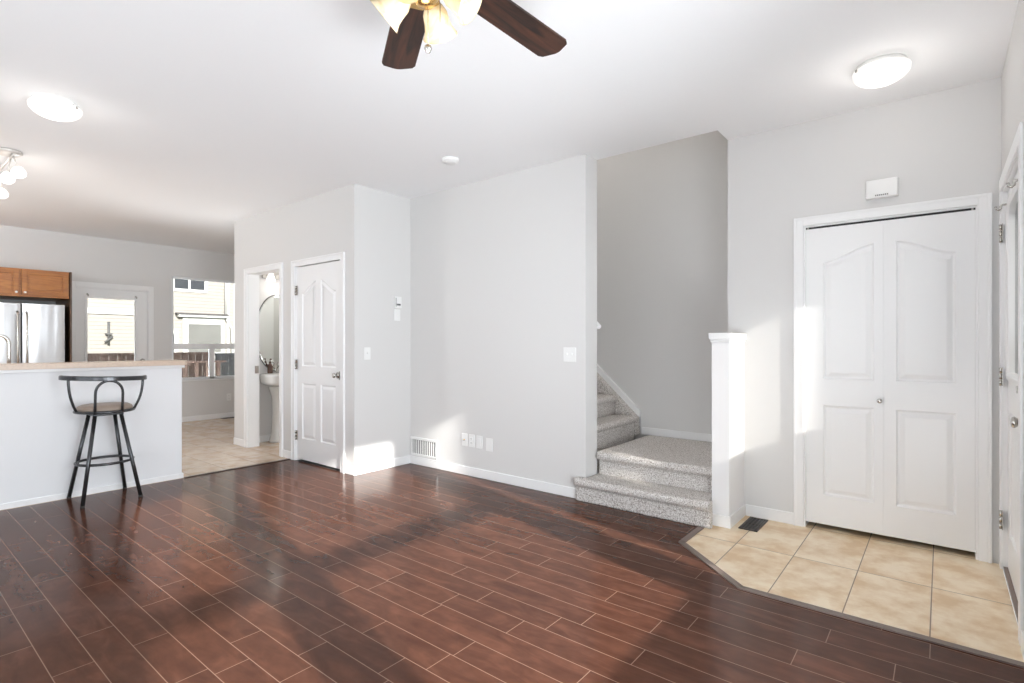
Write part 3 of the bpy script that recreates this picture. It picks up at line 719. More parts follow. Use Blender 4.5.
# ------------------------------------------------------------------ wall devices
def plate(loc, n, w, h, label, cat, name, mark, group=None):
    """wall plate centred at loc, n outward. mark: 'toggle','toggle2','outlet','rocker','cable'"""
    o = thing(name, label, cat, loc, group); c = Vector(loc); nv = Vector(n); s = Vector((0, 0, 1)).cross(nv)
    fr = Matrix((s, Vector((0, 0, 1)), nv)).transposed().to_4x4(); fr.translation = c
    m = MB(); m.box(-w / 2, w / 2, -h / 2, h / 2, 0, .006, bevel=.002, mtx=fr); m.build('cover_plate', 'white', o)
    if mark.startswith('toggle'):
        k = 2 if mark.endswith('2') else 1
        for i in range(k):
            u = (i - (k - 1) / 2) * .046
            m = MB(); m.box(u - .005, u + .005, -.004, .012, .005, .016, bevel=.001, mtx=fr); m.build('toggle', 'white', o)
    if mark == 'rocker': m = MB(); m.box(-.016, .016, -.033, .033, .005, .010, bevel=.002, mtx=fr); m.build('rocker', 'white', o)
    if mark == 'outlet':
        for v in (-.02, .02):
            m = MB(); m.mat('white'); m.box(-.016, .016, v - .014, v + .014, .005, .008, bevel=.003, mtx=fr)
            m.mat('slot'); m.box(-.007, -.005, v - .003, v + .007, .0075, .0085, mtx=fr); m.box(.005, .007, v - .003, v + .007, .0075, .0085, mtx=fr); m.box(-.002, .002, v - .010, v - .006, .0075, .0085, mtx=fr)
            m.build('socket', None, o)
    if mark == 'cable':
        m = MB(); m.lathe([(0.007, .005), (0.007, .012), (0.004, .012), (0.004, .018), (0, .018)], fr @ Vector((0, 0, 0)), n, seg=12); m.build('jack', 'brass', o)
    return o
plate((-2.341, CW, 1.150), (0, -1, 0), 0.118, 0.115, 'white double light switch near the stair opening', 'light switch', 'light_switch', 'toggle2')
plate((-3.515, CW, 0.330), (0, -1, 0), 0.072, 0.118, 'white cable plate nearest the return air grille on centre wall', 'wall plate', 'wall_plate', 'cable')
plate((-3.425, CW, 0.330), (0, -1, 0), 0.072, 0.118, 'white electrical outlet with dark slots second from the air grille', 'outlet', 'wall_outlet', 'outlet')
plate((-3.325, CW, 0.328), (0, -1, 0), 0.078, 0.118, 'blank white wall plate third from the air grille', 'wall plate', 'wall_plate', 'rocker')
plate((-3.205, CW, 0.318), (0, -1, 0), 0.078, 0.118, 'white wall plate set slightly lower, nearest the stairs', 'wall plate', 'wall_plate', 'none')
plate((SX, 3.112, 1.143), (1, 0, 0), 0.074, 0.118, 'white single light switch on the wall beside the pantry door', 'light switch', 'light_switch', 'toggle')
plate((KX, 3.98, 0.34), (1, 0, 0), 0.074, 0.118, 'white outlet low under the kitchen window', 'outlet', 'wall_outlet', 'outlet')
# thermostat and dimmer
o = thing('thermostat', 'small white thermostat with a dark display on short wall', 'thermostat', (SX, 3.475, 1.655))
boxes('housing', 'white', o, (SX, SX + .024, 3.435, 3.515, 1.597, 1.713), bevel=.004)
boxes('display', 'tank', o, (SX + .023, SX + .0255, 3.452, 3.50, 1.622, 1.64), (SX + .023, SX + .0255, 3.44, 3.446, 1.61, 1.70))
plate((SX, 3.475, 1.527), (1, 0, 0), 0.074, 0.115, 'white rocker switch directly below the thermostat', 'light switch', 'light_switch', 'rocker')
# door chime
o = thing('door_chime', 'white door chime box on the wall above the closet', 'door chime', (-0.292, CL, 2.213))
boxes('housing', 'white', o, (-0.375, -0.209, CL - .045, CL, 2.150, 2.262), bevel=.006)
m = MB()
for k in range(7): m.box(-0.325 + k * .010, -0.319 + k * .010, CL - .0468, CL - .044, 2.160, 2.168)
m.build('sound_slot', 'tank', o)
# return air grille on the centre wall
o = thing('air_grille', 'white return air grille low on the wall by the corner', 'air grille', (-4.085, CW, 0.175))
m = MB()
for b in ((-4.285, -3.885, 0.255, 0.28), (-4.285, -3.885, 0.09, 0.112), (-4.285, -4.262, 0.112, 0.255), (-3.908, -3.885, 0.112, 0.255)): m.box(b[0], b[1], CW - .012, CW, b[2], b[3])
m.build('grille_frame', 'white', o, bevel=.003)
m = MB()
for k in range(13): m.box(-4.254 + k * .0275, -4.254 + k * .0275 + .011, CW - .006, CW - .002, 0.112, 0.255)
m.build('louver_slats', 'white', o)
boxes('backing', 'plastic_grey' if 'plastic_grey' in M else 'tank', o, (-4.262, -3.908, CW - .0015, CW - .0003, 0.112, 0.255))
# floor registers
def register(cx, cy, w, h, label):
    o = thing('floor_register', label, 'floor register', (cx, cy, 0)); m = MB()
    for b in ((-w / 2, w / 2, -h / 2, -h / 2 + .014), (-w / 2, w / 2, h / 2 - .014, h / 2), (-w / 2, -w / 2 + .014, -h / 2, h / 2), (w / 2 - .014, w / 2, -h / 2, h / 2)):
        m.box(cx + b[0], cx + b[1], cy + b[2], cy + b[3], 0.0005, .007)
    m.build('rim', 'grille', o)
    m = MB()
    nx = max(3, int((w - .028) / .022))
    for k in range(nx):
        x = cx - w / 2 + .014 + (k + .5) * (w - .028) / nx; m.box(x - .003, x + .003, cy - h / 2 + .014, cy + h / 2 - .014, 0.001, .005)
    m.box(cx - w / 2 + .014, cx + w / 2 - .014, cy - .004, cy + .004, .001, .0055)
    m.build('slats', 'grille', o)
    boxes('duct_opening', 'slot', o, (cx - w / 2 + .01, cx + w / 2 - .01, cy - h / 2 + .01, cy + h / 2 - .01, 0.0003, .0012))
register(-1.005, 3.885, 0.118, 0.29, 'dark metal floor register on the entry tiles by the half wall')
register(KX + .09, 3.98, 0.10, 0.30, 'dark metal floor register under the kitchen window')

# ------------------------------------------------------------------ kitchen
isl = thing('kitchen_island', 'white kitchen island half wall behind the bar stool', 'kitchen island', (-5.9, 0.5, 0))
boxes('panel', 'island', isl, (IX - .12, IX, -1.6, 1.92, 0, 1.043))
boxes('base_cabinet', 'island', isl, (-6.25, IX - .12, -1.6, 1.90, 0.10, 0.875))
boxes('baseboard', 'trim', isl, (IX, IX + .010, -1.6, 1.932, 0, 0.045), (IX - .12, IX, 1.92, 1.932, 0, 0.045), bevel=.003)
boxes('trim_strip', 'trim', isl, (IX, IX + .03, -1.6, 1.935, 1.018, 1.043), (IX - .12, IX, 1.92, 1.94, 1.018, 1.043), bevel=.003)
m = MB()
def round_slab(m, x0, x1, y0, y1, z0, z1, r=0.05):
    pts = [(x0, y0), (x1, y0)] + [(x1 - r + r * math.cos(t), y1 - r + r * math.sin(t)) for t in [i * math.pi / 16 for i in range(9)]] + [(x0 + r - r * math.sin(t), y1 - r + r * math.cos(t)) for t in [i * math.pi / 16 for i in range(9)]]
    m.prism(pts, lambda u, v, w: Vector((u, v, z0 + w)), z1 - z0)
round_slab(m, -5.74, -5.395, -1.65, 1.957, 1.043, 1.083)
tag(m.build('bar_countertop', 'counter', bevel=.008), 'speckled tan bar countertop on the white island', 'countertop')
m = MB(); m.box(-6.30, IX - .12, -1.62, 1.93, 0.876, 0.912); tag(m.build('sink_countertop', 'counter', bevel=.005), 'lower tan countertop behind the raised bar, carrying the faucet', 'countertop')
# faucet
o = thing('kitchen_faucet', 'brushed gooseneck kitchen faucet rising behind the bar counter', 'faucet', (-6.05, 0.80, 0.912))
m = MB(); bx, by = -6.05, 0.83
m.lathe([(0.030, .912), (0.030, .925), (0.019, .94), (0.0155, .96)], (bx, by, 0), seg=20)
arc = [(bx, by, .95), (bx, by, 1.12), (bx, by, 1.235)] + [(bx, by - .055 + .055 * math.cos(t), 1.235 + .07 * math.sin(t)) for t in [i * math.pi / 12 for i in range(1, 12)]] + [(bx, by - .112, 1.225)]
m.tube(arc, 0.0135, 14); m.build('spout', 'chrome', o)
m = MB(); m.tube([(bx, by - .110, 1.24), (bx, by - .116, 1.20), (bx, by - .128, 1.13), (bx, by - .130, 1.12)], .02, 14, radii=[.015, .018, .024, .021]); m.build('spray_head', 'chrome', o)
m = MB(); m.tube([(bx, by + .015, .97), (bx, by + .045, .985), (bx, by + .075, 1.04)], .007, 10); m.build('handle', 'chrome', o)
# refrigerator
fx = -8.55
o = thing('refrigerator', 'stainless french door refrigerator under the oak cabinets', 'refrigerator', (-8.9, 1.27, 0))
boxes('body', 'tank', o, (-9.25, fx - .075, .85, 1.70, .02, 1.715), bevel=.006)
for (a, b) in ((.86, 1.278), (1.292, 1.69)):
    m = MB(); N = 14; prof = []
    for i in range(N + 1):
        t = i / N; prof.append((a + (b - a) * t, fx - .012 + .012 * math.sin(math.pi * t) ** 0.6))
    poly = prof + [(b, fx - .068), (a, fx - .068)]
    m.prism([(x, y) for y, x in poly], lambda u, v, w: Vector((u, v, .72 + w)), 1.0); m.build('door', 'steel', o, bevel=.004)
m = MB(); m.box(fx - .068, fx - .003, .86, 1.69, .06, .70, bevel=.01); m.build('freezer_drawer', 'steel', o)
for y in (1.245, 1.328):
    m = MB(); m.tube([(fx, y, .86), (fx + .045, y, .90), (fx + .05, y, 1.22), (fx + .045, y, 1.58), (fx, y, 1.62)], .012, 12); m.build('handle', 'chrome', o)
m = MB(); m.tube([(fx, .95, .62), (fx + .045, .99, .62), (fx + .045, 1.56, .62), (fx, 1.60, .62)], .012, 12); m.build('handle', 'chrome', o)
# cabinet over the fridge
o = thing('wall_cabinet', 'honey oak two door cabinet above the refrigerator', 'cabinet', (-8.95, 1.27, 1.82))
boxes('body', 'oak', o, (KX + .005, fx - .022, .80, 1.735, 1.80, 2.135), bevel=.002)
def shaker(mb, y0, y1, z0, z1, x, th=.02):
    f = .052
    mb.box(x - th, x, y0, y0 + f, z0, z1); mb.box(x - th, x, y1 - f, y1, z0, z1); mb.box(x - th, x, y0 + f, y1 - f, z0, z0 + f); mb.box(x - th, x, y0 + f, y1 - f, z1 - f, z1)
    mb.box(x - th, x - .009, y0 + f, y1 - f, z0 + f, z1 - f); mb.box(x - th, x - .004, y0 + f + .014, y1 - f - .014, z0 + f + .014, z1 - f - .014)
for (a, b, kn) in ((.812, 1.262, 1.235), (1.285, 1.722, 1.312)):
    m = MB(); shaker(m, a, b, 1.822, 2.122, fx); dr = m.build('door', 'oak', o, bevel=.002)
    m = MB(); m.lathe([(.006, 0), (.005, .012), (.013, .02), (.013, .026), (.006, .030), (0, .030)], (fx, kn, 1.85), (1, 0, 0), seg=16); m.build('knob', 'white', dr)
tag(boxes('fridge_end_panel', 'oak_dark', None, (KX + .005, fx, 1.738, 1.757, 0, 2.137), bevel=.001), 'tall dark brown end panel between refrigerator and patio door', 'cabinet panel')
# base cabinet run left of fridge with wall cabinet, beyond the frame edge
o = thing('base_cabinet', 'oak base cabinet run to the far side of the refrigerator', 'cabinet', (-8.9, -0.5, 0))
boxes('body', 'oak', o, (KX + .005, -8.66, -1.6, .83, .10, .875), (KX + .005, -8.72, -1.6, .83, 0, .10))
for k in range(4):
    m = MB(); a = -1.58 + k * .6; shaker(m, a, a + .58, .12, .85, -8.64); dr = m.build('door', 'oak', o)
tag(boxes('counter_slab', 'counter', None, (KX + .005, -8.62, -1.6, .84, .876, .912), bevel=.004), 'tan countertop on the oak base cabinets by the fridge', 'countertop')

# bar stool
cx, cy = -5.235, 1.285
o = thing('bar_stool', 'dark metal swivel bar stool with round tan seat at the island', 'bar stool', (cx, cy, 0))
zs = 0.675
for sx, sy in ((-1, -1), (1, -1), (-1, 1), (1, 1)):
    top = Vector((cx + sx * .085, cy + sy * .085, zs)); bot = Vector((cx + sx * .196, cy + sy * .187, .014))
    m = MB(); m.tube([top, bot], .0138, 14); lg = m.build('leg', 'steel_dark', o)
    m = MB(); m.lathe([(.0142, 0), (.0148, .003), (.0144, .018)], (bot.x, bot.y, 0), seg=14); m.build('rubber_foot', 'rubber', lg)
m = MB(); m.tube([(cx + .176 * math.cos(t), cy + .186 * math.sin(t), .30) for t in [2 * math.pi * i / 48 for i in range(48)]], .0105, 10, closed=True); m.build('foot_ring', 'steel_dark', o)
m = MB(); m.box(cx - .10, cx + .10, cy - .10, cy + .10, zs - .004, zs + .012, bevel=.004); m.lathe([(.09, zs + .012), (.09, zs + .022)], (cx, cy, 0), seg=32); m.build('swivel_plate', 'steel_dark', o)
SR = .190
m = MB(); m.tube([(cx + SR * math.cos(t), cy + SR * math.sin(t), zs + .030) for t in [2 * math.pi * i / 56 for i in range(56)]], .0115, 10, closed=True); m.build('seat_ring', 'steel_dark', o)
m = MB(); m.lathe([(.0, zs + .022), (.160, zs + .022), (.180, zs + .034), (.184, zs + .050), (.177, zs + .066), (.152, zs + .078), (.09, zs + .083), (0, zs + .084)], (cx, cy, 0), seg=48); m.build('seat', 'seat', o)
# back rail: wide arc on the room side, swivelled a little
RZ = .966; RR = .285; TURN = math.radians(-6)
def st_pt(x, y, z):
    return Vector((cx + x * math.cos(TURN) - y * math.sin(TURN), cy + x * math.sin(TURN) + y * math.cos(TURN), z))
def rail_pt(t, r=RR, z=RZ): return st_pt(-.03 + r * math.cos(t) * .86, r * math.sin(t) * .95, z - .010 * math.sin(t))
m = MB(); ts = [math.radians(-88 + 176 * i / 44) for i in range(45)]
sect = [(-.015, -.016), (.015, -.016), (.015, .012), (.008, .019), (-.008, .019), (-.015, .012)]
rings = []
for t in ts: rings.append([m.bm.verts.new(rail_pt(t, RR + a, RZ + b)) for a, b in sect])
for a, b in zip(rings, rings[1:]):
    for k in range(6): m._face([a[k], a[(k + 1) % 6], b[(k + 1) % 6], b[k]])
m._face(rings[0]); m._face(rings[-1][::-1])
m.build('back_rail', 'steel_dark', o, bevel=.003)
for sg in (-1, 1):
    a = rail_pt(math.radians(61 * sg)); ang = math.radians(74 * sg)
    b = st_pt(SR * math.cos(ang), SR * math.sin(ang), zs + .030)
    pts = [a + Vector((0, 0, -.008))]
    for i in range(1, 15):
        t = i / 14; p1 = a + Vector((0, 0, -.12)); p2 = b + (a - b) * .6; p2.z = b.z + .075
        pts.append(a * (1 - t) ** 3 + p1 * 3 * t * (1 - t) ** 2 + p2 * 3 * t * t * (1 - t) + b * t ** 3)
    m = MB(); m.tube(pts, .0095, 10); m.build('arm_support', 'steel_dark', o)
hw_ = .086
xb_, xt_ = math.sqrt(SR ** 2 - hw_ ** 2) + .004, -.03 + RR * .86 - .010
def axx(z): return xb_ + (xt_ - xb_) * min(1, max(0, (z - zs - .03) / (RZ - .05 - zs))) ** .7
pts = [st_pt(axx(z), -hw_, z) for z in (zs + .03, zs + .08, zs + .13, RZ - .115)]
pts += [st_pt(axx(RZ - .115 + .095 * math.sin(t)), -hw_ * math.cos(t), RZ - .11 + .095 * math.sin(t)) for t in [math.pi * i / 16 for i in range(1, 16)]]
pts += [st_pt(axx(z), hw_, z) for z in (RZ - .115, zs + .13, zs + .08, zs + .03)]
m = MB(); m.tube(pts, .0095, 10); m.build('back_arch', 'steel_dark', o)

# ------------------------------------------------------------------ powder room
WX = -6.65; SYc = 3.43
o = thing('pedestal_sink', 'white pedestal sink under the oval powder room mirror', 'sink', (WX + .2, SYc, 0))
m = MB(); N = 40
def basin_outline(k):  # D-shaped
    out = []
    for i in range(N):
        t = 2 * math.pi * i / N; x = math.cos(t); y = math.sin(t)
        xx = (abs(x) ** .55) * (1 if x > 0 else -1); out.append((WX + .205 + xx * .21 * k[0], SYc + (abs(y) ** .5) * (1 if y > 0 else -1) * .262 * k[1]))
    return out
lv = [((.5, .5), .71), ((.8, .84), .725), ((.94, .95), .745), ((.97, .975), .765), ((1, 1), .83), ((1, 1), .855), ((.96, .97), .862), ((.86, .86), .858), ((.78, .78), .80), ((.5, .5), .74), ((.1, .1), .735)]
prev = None
for k, z in lv:
    kk = k
    ring = [m.bm.verts.new((max(WX + .002, x), y, z)) for x, y in basin_outline(kk)]
    if prev:
        for i in range(N): m._face([prev[i], prev[(i + 1) % N], ring[(i + 1) % N], ring[i]], True)
    else: m._face(ring[::-1])
    prev = ring
m._face(prev); m.build('basin', 'porcelain', o)
m = MB(); m.lathe([(.105, 0), (.10, .03), (.078, .12), (.07, .4), (.078, .58), (.11, .68), (.11, .70)], (WX + .125, SYc - .04, 0), seg=28); m.build('pedestal', 'porcelain', o)
m = MB(); m.lathe([(.022, .862), (.018, .90), (.012, .93)], (WX + .07, SYc - .02, 0), seg=16); m.tube([(WX + .07, SYc - .02, .92), (WX + .09, SYc - .02, .95), (WX + .15, SYc - .02, .95), (WX + .17, SYc - .02, .93)], .010)
m.tube([(WX + .07, SYc - .02, .93), (WX + .06, SYc - .02, .985), (WX + .10, SYc - .02, 1.0)], .006)
tag(m.build('sink_faucet', 'chrome', o), None)
o = thing('soap_bottle', 'brown pump soap bottle on the pedestal sink rim', 'bottle', (WX + .08, 3.30, .862))
m = MB(); m.lathe([(.0, .863), (.030, .863), (.032, .872), (.032, .955), (.026, .975), (.013, .985), (.013, .995)], (WX + .08, 3.31, 0), seg=24); m.build('body', 'bottle', o)
m = MB(); m.lathe([(.015, .995), (.015, 1.008), (.005, 1.012), (.005, 1.045)], (WX + .08, 3.31, 0), seg=16); m.tube([(WX + .08, 3.31, 1.043), (WX + .12, 3.31, 1.040)], .006); m.build('pump', 'bottle', o)
# oval mirror
o = thing('oval_mirror', 'frameless oval mirror on the powder room wall above the sink', 'mirror', (WX, 3.44, 1.37))
m = MB(); N = 64; K = [(1, 0), (1, .004), (.965, .009)]; prev = None
for k, x in K:
    ring = [m.bm.verts.new((WX + .012 + x, 3.425 + .262 * k * math.cos(2 * math.pi * i / N), 1.37 + .48 * k * math.sin(2 * math.pi * i / N))) for i in range(N)]
    if prev:
        for i in range(N): m._face([prev[i], prev[(i + 1) % N], ring[(i + 1) % N], ring[i]])
    else: m._face(ring)
    prev = ring
m._face(prev); m.build('glass', 'mirror', o)
m = MB(); ring = None
m.tube([(WX + .010, 3.425 + .265 * math.cos(2 * math.pi * i / N), 1.37 + .484 * math.sin(2 * math.pi * i / N)) for i in range(N)], .006, 8, closed=True); m.build('edge_band', 'tank', o)
# vanity light
o = thing('vanity_light', 'lit three shade vanity light bar above the oval mirror', 'wall lamp', (WX, 3.46, 2.05))
boxes('bar', 'chrome', o, (WX, WX + .03, 3.24, 3.72, 2.06, 2.14), bevel=.008)
for y in (3.31, 3.48, 3.65):
    m = MB(); m.tube([(WX + .03, y, 2.10), (WX + .09, y, 2.10)], .009); arm = m.build('arm', 'chrome', o)
    m = MB(); m.lathe([(.02, .03), (.03, .02), (.045, -.03), (.056, -.075), (.052, -.075), (.0, -.06)], (WX + .10, y, 2.09), seg=24, cap=False); m.build('shade', 'globe', arm)
lamp('vanity_lamp', (WX + .30, 3.6, 1.98), 5, r=.08)
lamp('powder_fill_lamp', (-6.0, 4.2, 2.2), 7, r=.12)

# ------------------------------------------------------------------ ceiling things
def bowl_light(x, y, label, tilt, power):
    o = thing('ceiling_light', label, 'ceiling light', (x, y, H), 'flush bowl ceiling lights')
    m = MB(); m.lathe([(.0, H), (.112, H), (.112, H - .012), (.105, H - .022), (0, H - .022)], (x, y, 0), seg=48); m.build('ceiling_pan', 'white', o)
    m = MB(); R = .132; pr = [(R, H - .030)]
    for i in range(1, 11): t = i / 10 * math.pi / 2; pr.append((R * math.cos(t), H - .034 - .072 * math.sin(t)))
    m.lathe(pr, (x, y, 0), seg=56, cap=False); m.build('glass_bowl', 'bowl', o)
    for k in range(2):
        t = tilt + k * math.pi; m = MB()
        px, py = x + R * math.cos(t), y + R * math.sin(t)
        m.lathe([(.007, 0), (.007, .012), (.004, .015)], (px, py, H - .044), (0, 0, 1), seg=12); m.tube([(px, py, H - .036), (px - .03 * math.cos(t), py - .03 * math.sin(t), H - .012)], .003); m.build('clip', 'chrome', o)
    lamp('bowl_lamp', (x, y, H - .20), power, r=.1)
    return o
bowl_light(-4.285, .80, 'lit round glass ceiling light over the living room near the island', math.radians(38.87), 1.4)
bowl_light(-.255, 3.475, 'lit round glass ceiling light over the entry tiles', math.radians(38.87 + 180), 1.8)
o = thing('smoke_detector', 'small round white smoke detector on the ceiling', 'smoke detector', (-3.11, 3.06, H))
m = MB(); m.lathe([(.068, H), (.070, H - .012), (.064, H - .026), (.045, H - .034), (0, H - .035)], (-3.11, 3.06, 0), seg=40); m.build('body', 'white', o)
m = MB(); m.lathe([(.05, H - .031), (.05, H - .035), (.044, H - .036)], (-3.11, 3.06, 0), seg=32, cap=False); m.build('vent_ring', 'white', o)
# kitchen spot cluster
kx, ky = -5.66, .77
o = thing('kitchen_ceiling_light', 'nickel ceiling fixture with three lit white globes above the kitchen', 'ceiling light', (kx, ky, H))
m = MB(); m.lathe([(.085, H), (.09, H - .012), (.07, H - .03), (0, H - .032)], (kx, ky, 0), seg=36); m.build('ceiling_pan', 'pale_nickel', o)
m = MB(); m.tube([(kx + .08, ky + .02, H - .045), (kx - .62, ky + .02, H - .045)], .008); m.build('track_bar', 'pale_nickel', o)
for dx, dy, dz in ((.066, .053, .165), (-.02, .0, .205), (-.52, .03, .23)):
    c = Vector((kx + dx, ky + dy, H - dz)); m = MB(); m.tube([(kx + dx, ky + .02, H - .045), (kx + dx, ky + .02 + (dy - .02) * .5, H - .10), c + Vector((0, 0, .035))], .006); arm = m.build('arm', 'pale_nickel', o)
    m = MB(); m.lathe([(.018, .04), (.03, .03), (.047, .0), (.045, -.025), (.025, -.045), (0, -.05)], c, seg=24); m.build('globe', 'globe', arm)
lamp('kitchen_lamp', (kx - .2, ky, H - .42), 2.5, r=.1)
lamp('kitchen_sink_lamp', (-7.3, -0.9, 2.1), 80, (0.96, 0.98, 1.0), r=.15)  # added light without a fixture, brightens the kitchen wall

# ceiling fan
FX, FY = -1.27, 1.14
fan = thing('ceiling_fan', 'ceiling fan with dark walnut blades and lit alabaster tulip shades', 'ceiling fan', (FX, FY, H))
m = MB(); m.lathe([(.065, H), (.07, H - .02), (.05, H - .06), (.02, H - .075)], (FX, FY, 0), seg=32); m.lathe([(.0125, H - .07), (.0125, 2.58)], (FX, FY, 0), seg=16); m.build('canopy', 'brass', fan)
m = MB(); m.lathe([(.03, 2.60), (.10, 2.575), (.125, 2.53), (.12, 2.47), (.09, 2.44), (.04, 2.435)], (FX, FY, 0), seg=40); m.build('motor_housing', 'brass', fan)
m = MB(); m.lathe([(.06, 2.436), (.07, 2.42), (.062, 2.385), (.045, 2.365), (.04, 2.33), (.025, 2.31), (0, 2.308)], (FX, FY, 0), seg=32); m.build('light_fitter', 'brass', fan)
BZ = 2.455
def blade(ang):
    a = math.radians(ang); m = MB(); L0, L1 = .17, .694; W0, W1 = .062, .072
    out = []
    def half(u):
        t = (u - L0) / (L1 - L0); return W0 + (W1 - W0) * t
    us = [L0 + (L1 - .028 - L0) * i / 12 for i in range(13)]
    top = [(u, half(u)) for u in us]
    tip = [(L1 - .008, W1 - .010), (L1 - .002, W1 - .024), (L1 + .012, .012), (L1 + .013, 0)]
    pts = [(L0 - .012, 0), (L0 - .004, W0 * .6)] + top + tip + [(u, -v) for u, v in tip[:-1][::-1]] + [(u, -v) for u, v in top[::-1]] + [(L0 - .004, -W0 * .6)]
    rot = Matrix.Rotation(math.radians(-4), 4, 'X')
    m.prism(pts, lambda u, v, w: rot @ Vector((u, v, w - .004)), .008)
    m.bm.verts.ensure_lookup_table()
    o = m.build('blade', 'blade', None, bevel=.002); o.parent = fan
    o.location = (0, 0, BZ - H); o.rotation_euler = (0, 0, a)
    m = MB(); m.box(.085, .19, -.016, .016, -.0105, -.0045); m.box(.17, .25, -.035, .035, -.0085, -.0045); ir = m.build('blade_iron', 'brass', None, bevel=.002); ir.parent = o
for ang in (88, 148, 208, 268, 328, 28): blade(ang)
for ang in (118, 204, 295, 30):
    a = math.radians(ang); d0 = Vector((math.cos(a), math.sin(a), 0)); tilt = math.radians(52)
    axd = (d0 * math.sin(tilt) + Vector((0, 0, -math.cos(tilt)))).normalized()
    base = Vector((FX, FY, 2.382)) + d0 * .035
    m = MB(); m.tube([base, base + axd * .03], .011); m.lathe([(.022, 0), (.026, .012), (.022, .02)], base + axd * .025, axd, seg=20); arm = m.build('lamp_holder', 'brass', fan)
    m = MB(); prof = [(r_ * .86, h_ * .86) for r_, h_ in [(.022, 0), (.036, .012), (.047, .035), (.050, .065), (.055, .09), (.066, .112), (.070, .117), (.065, .112), (.052, .09), (.047, .065), (.043, .035), (.020, .006)]]
    m.lathe(prof, base + axd * .04, axd, seg=36, cap=False); m.build('glass_shade', 'shade', arm)
    m = MB(); m.lathe([(0, .018), (.012, .026), (.020, .048), (.019, .062), (0, .07)], base + axd * .04, axd, seg=16); m.build('bulb', 'bulb', arm)
for (px_, py_, zb, ball) in ((FX - .01, FY + .02, 2.195, True), (FX + .035, FY + .03, 2.195, False)):
    m = MB(); m.tube([(px_, py_, 2.32), (px_, py_, zb)], .0013, 6); c_ = m.build('pull_chain', 'chrome', fan)
    if ball:
        m = MB(); m.lathe([(0, -.014), (.008, -.011), (.0125, 0), (.010, .009), (0, .013)], (px_, py_, zb - .01), seg=16); m.build('chain_pull', 'chrome', c_)
lamp('fan_lamp', (FX, FY, 2.05), 3, r=.12)
lamp('stair_lamp', (-3.4, 4.3, 4.9), 46, r=.2)  # added light with no fixture, lifts the stairwell walls

# ------------------------------------------------------------------ outside the kitchen windows
tag(boxes('lawn_ground', 'outside_ground', None, (-40, KX - .2, -15, 25, -.75, -.65)), 'green back yard ground outside the kitchen window', 'ground', kind='structure')
NX = -20.0; S = 20.0 / 17
def ny(y): return y * S
def nz(z): return 1.244 + (z - 1.244) * S
hs = thing('neighbour_house', 'cream sided neighbouring house seen through the kitchen window and patio door', 'house', (NX, 6, -.65))
boxes('siding_wall', 'siding', hs, (NX - 6, NX, -2, 16, -.65, 6.0))
m = MB(); m.prism([(NX - 6.4, 5.95), (NX + .5, 5.95), (NX - 3, 8.2)], lambda u, v, w: Vector((u, -2.4 + w, v)), 18.8); m.build('roof', 'roof', hs)
def nwin(y0, y1, z0, z1, glass, fr=.10, name='window', split=None, x=NX):
    f = boxes(name, 'outside_white', hs, (x, x + .03, y0, y1, z0, z0 + fr), (x, x + .03, y0, y1, z1 - fr, z1), (x, x + .03, y0, y0 + fr, z0 + fr, z1 - fr), (x, x + .03, y1 - fr, y1, z0 + fr, z1 - fr), *([(x, x + .03, split - fr / 3, split + fr / 3, z0 + fr, z1 - fr)] if split else []))
    boxes('pane', glass, f, (x + .005, x + .02, y0 + fr, y1 - fr, z0 + fr, z1 - fr))
nwin(ny(5.70), ny(6.66), nz(2.72), nz(3.28), 'dark_glass', split=ny(6.17))
nwin(ny(5.35), ny(5.88), nz(.9), nz(1.60), 'dark_glass', fr=.12)
boxes('porch_wall', 'outside_white', hs, (NX, NX + .08, ny(5.98), ny(7.12), -.65, nz(1.99)))
nwin(ny(6.05), ny(7.08), nz(.9), nz(1.86), 'grey_blind', fr=.08, name='porch_window', x=NX + .08)
boxes('porch_eave', 'roof', hs, (NX, NX + .22, ny(5.80), ny(7.20), nz(2.06), nz(2.11)))
boxes('eave_fascia', 'outside_white', hs, (NX, NX + .20, ny(5.84), ny(7.20), nz(1.995), nz(2.055)))
boxes('corner_trim', 'outside_white', hs, (NX, NX + .05, ny(7.20), ny(7.27), -.65, 5.9), (NX, NX + .05, ny(7.40), ny(7.47), -.65, 5.9))
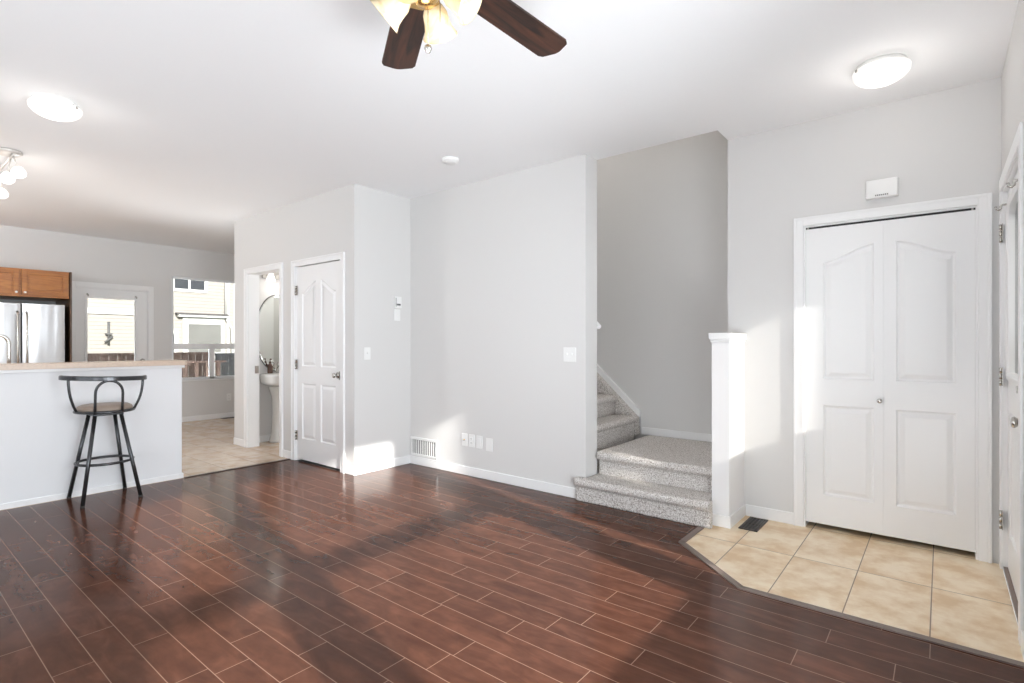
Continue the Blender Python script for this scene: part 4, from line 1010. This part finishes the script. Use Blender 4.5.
m = MB(); m.tube([(NX + .06, ny(7.17), 5.9), (NX + .06, ny(7.17), nz(2.1))], .05, 8); m.tube([(NX + .06, ny(7.17), nz(1.98)), (NX + .08, ny(7.33), nz(1.70)), (NX + .08, ny(7.36), nz(.5))], .04, 8); m.build('downspout', 'outside_white', hs)
boxes('band_board', 'outside_white', hs, (NX, NX + .05, ny(3.4), ny(5.1), nz(2.00), nz(2.15)))
m = MB(); m.tube([(NX + .06, ny(4.24), nz(1.80)), (NX + .06, ny(4.24), nz(1.2))], .035, 8); m.box(NX, NX + .12, ny(4.17), ny(4.31), nz(1.46), nz(1.50)); m.tube([(NX + .1, ny(4.15), nz(1.26)), (NX + .1, ny(4.32), nz(1.42))], .03, 8); m.build('service_mast', 'tank', hs)
# fences
def fence(name, mat, label, y0, y1, top, x, rails=True):
    o = thing(name, label, 'fence', (x, (y0 + y1) / 2, -.65)); m = MB(); y = y0; k = 0
    while y < y1:
        m.box(x, x + .02, y, min(y + .135, y1), -.65, top - .02); y += .145
    m.box(x - .03, x + .05, y0, y1, top - .03, top + .02)
    m.build('boards', mat, o)
    m = MB(); m.box(x + .02, x + .06, y0, y1, top - .28, top - .20); m.box(x + .02, x + .06, y0, y1, -.4, -.32); m.build('rail', mat, o)
    yy = y0
    while yy < y1: boxes('post', mat, o, (x + .02, x + .11, yy, yy + .09, -.65, top)); yy += 2.4
fence('wooden_fence', 'fence', 'brown board fence outside, running behind patio door and window', 0.5, 5.22, 1.02, -13.0)
fence('grey_fence', 'fence_grey', 'grey board fence outside the smaller right hand window pane', 5.22, 9.0, .99, -12.9)
o = thing('deck_railing', 'brown deck railing outside below the patio door and window', 'railing', (-11.2, 3.6, -.65))
m = MB(); m.box(-11.25, -11.15, 2.9, 4.72, .86, .90); m.box(-11.22, -11.18, 2.9, 4.72, .25, .30); m.build('handrail', 'fence', o)
for k in range(9): boxes('baluster', 'fence', o, (-11.22, -11.17, 2.95 + k * .2, 3.02 + k * .2, -.65, .86))
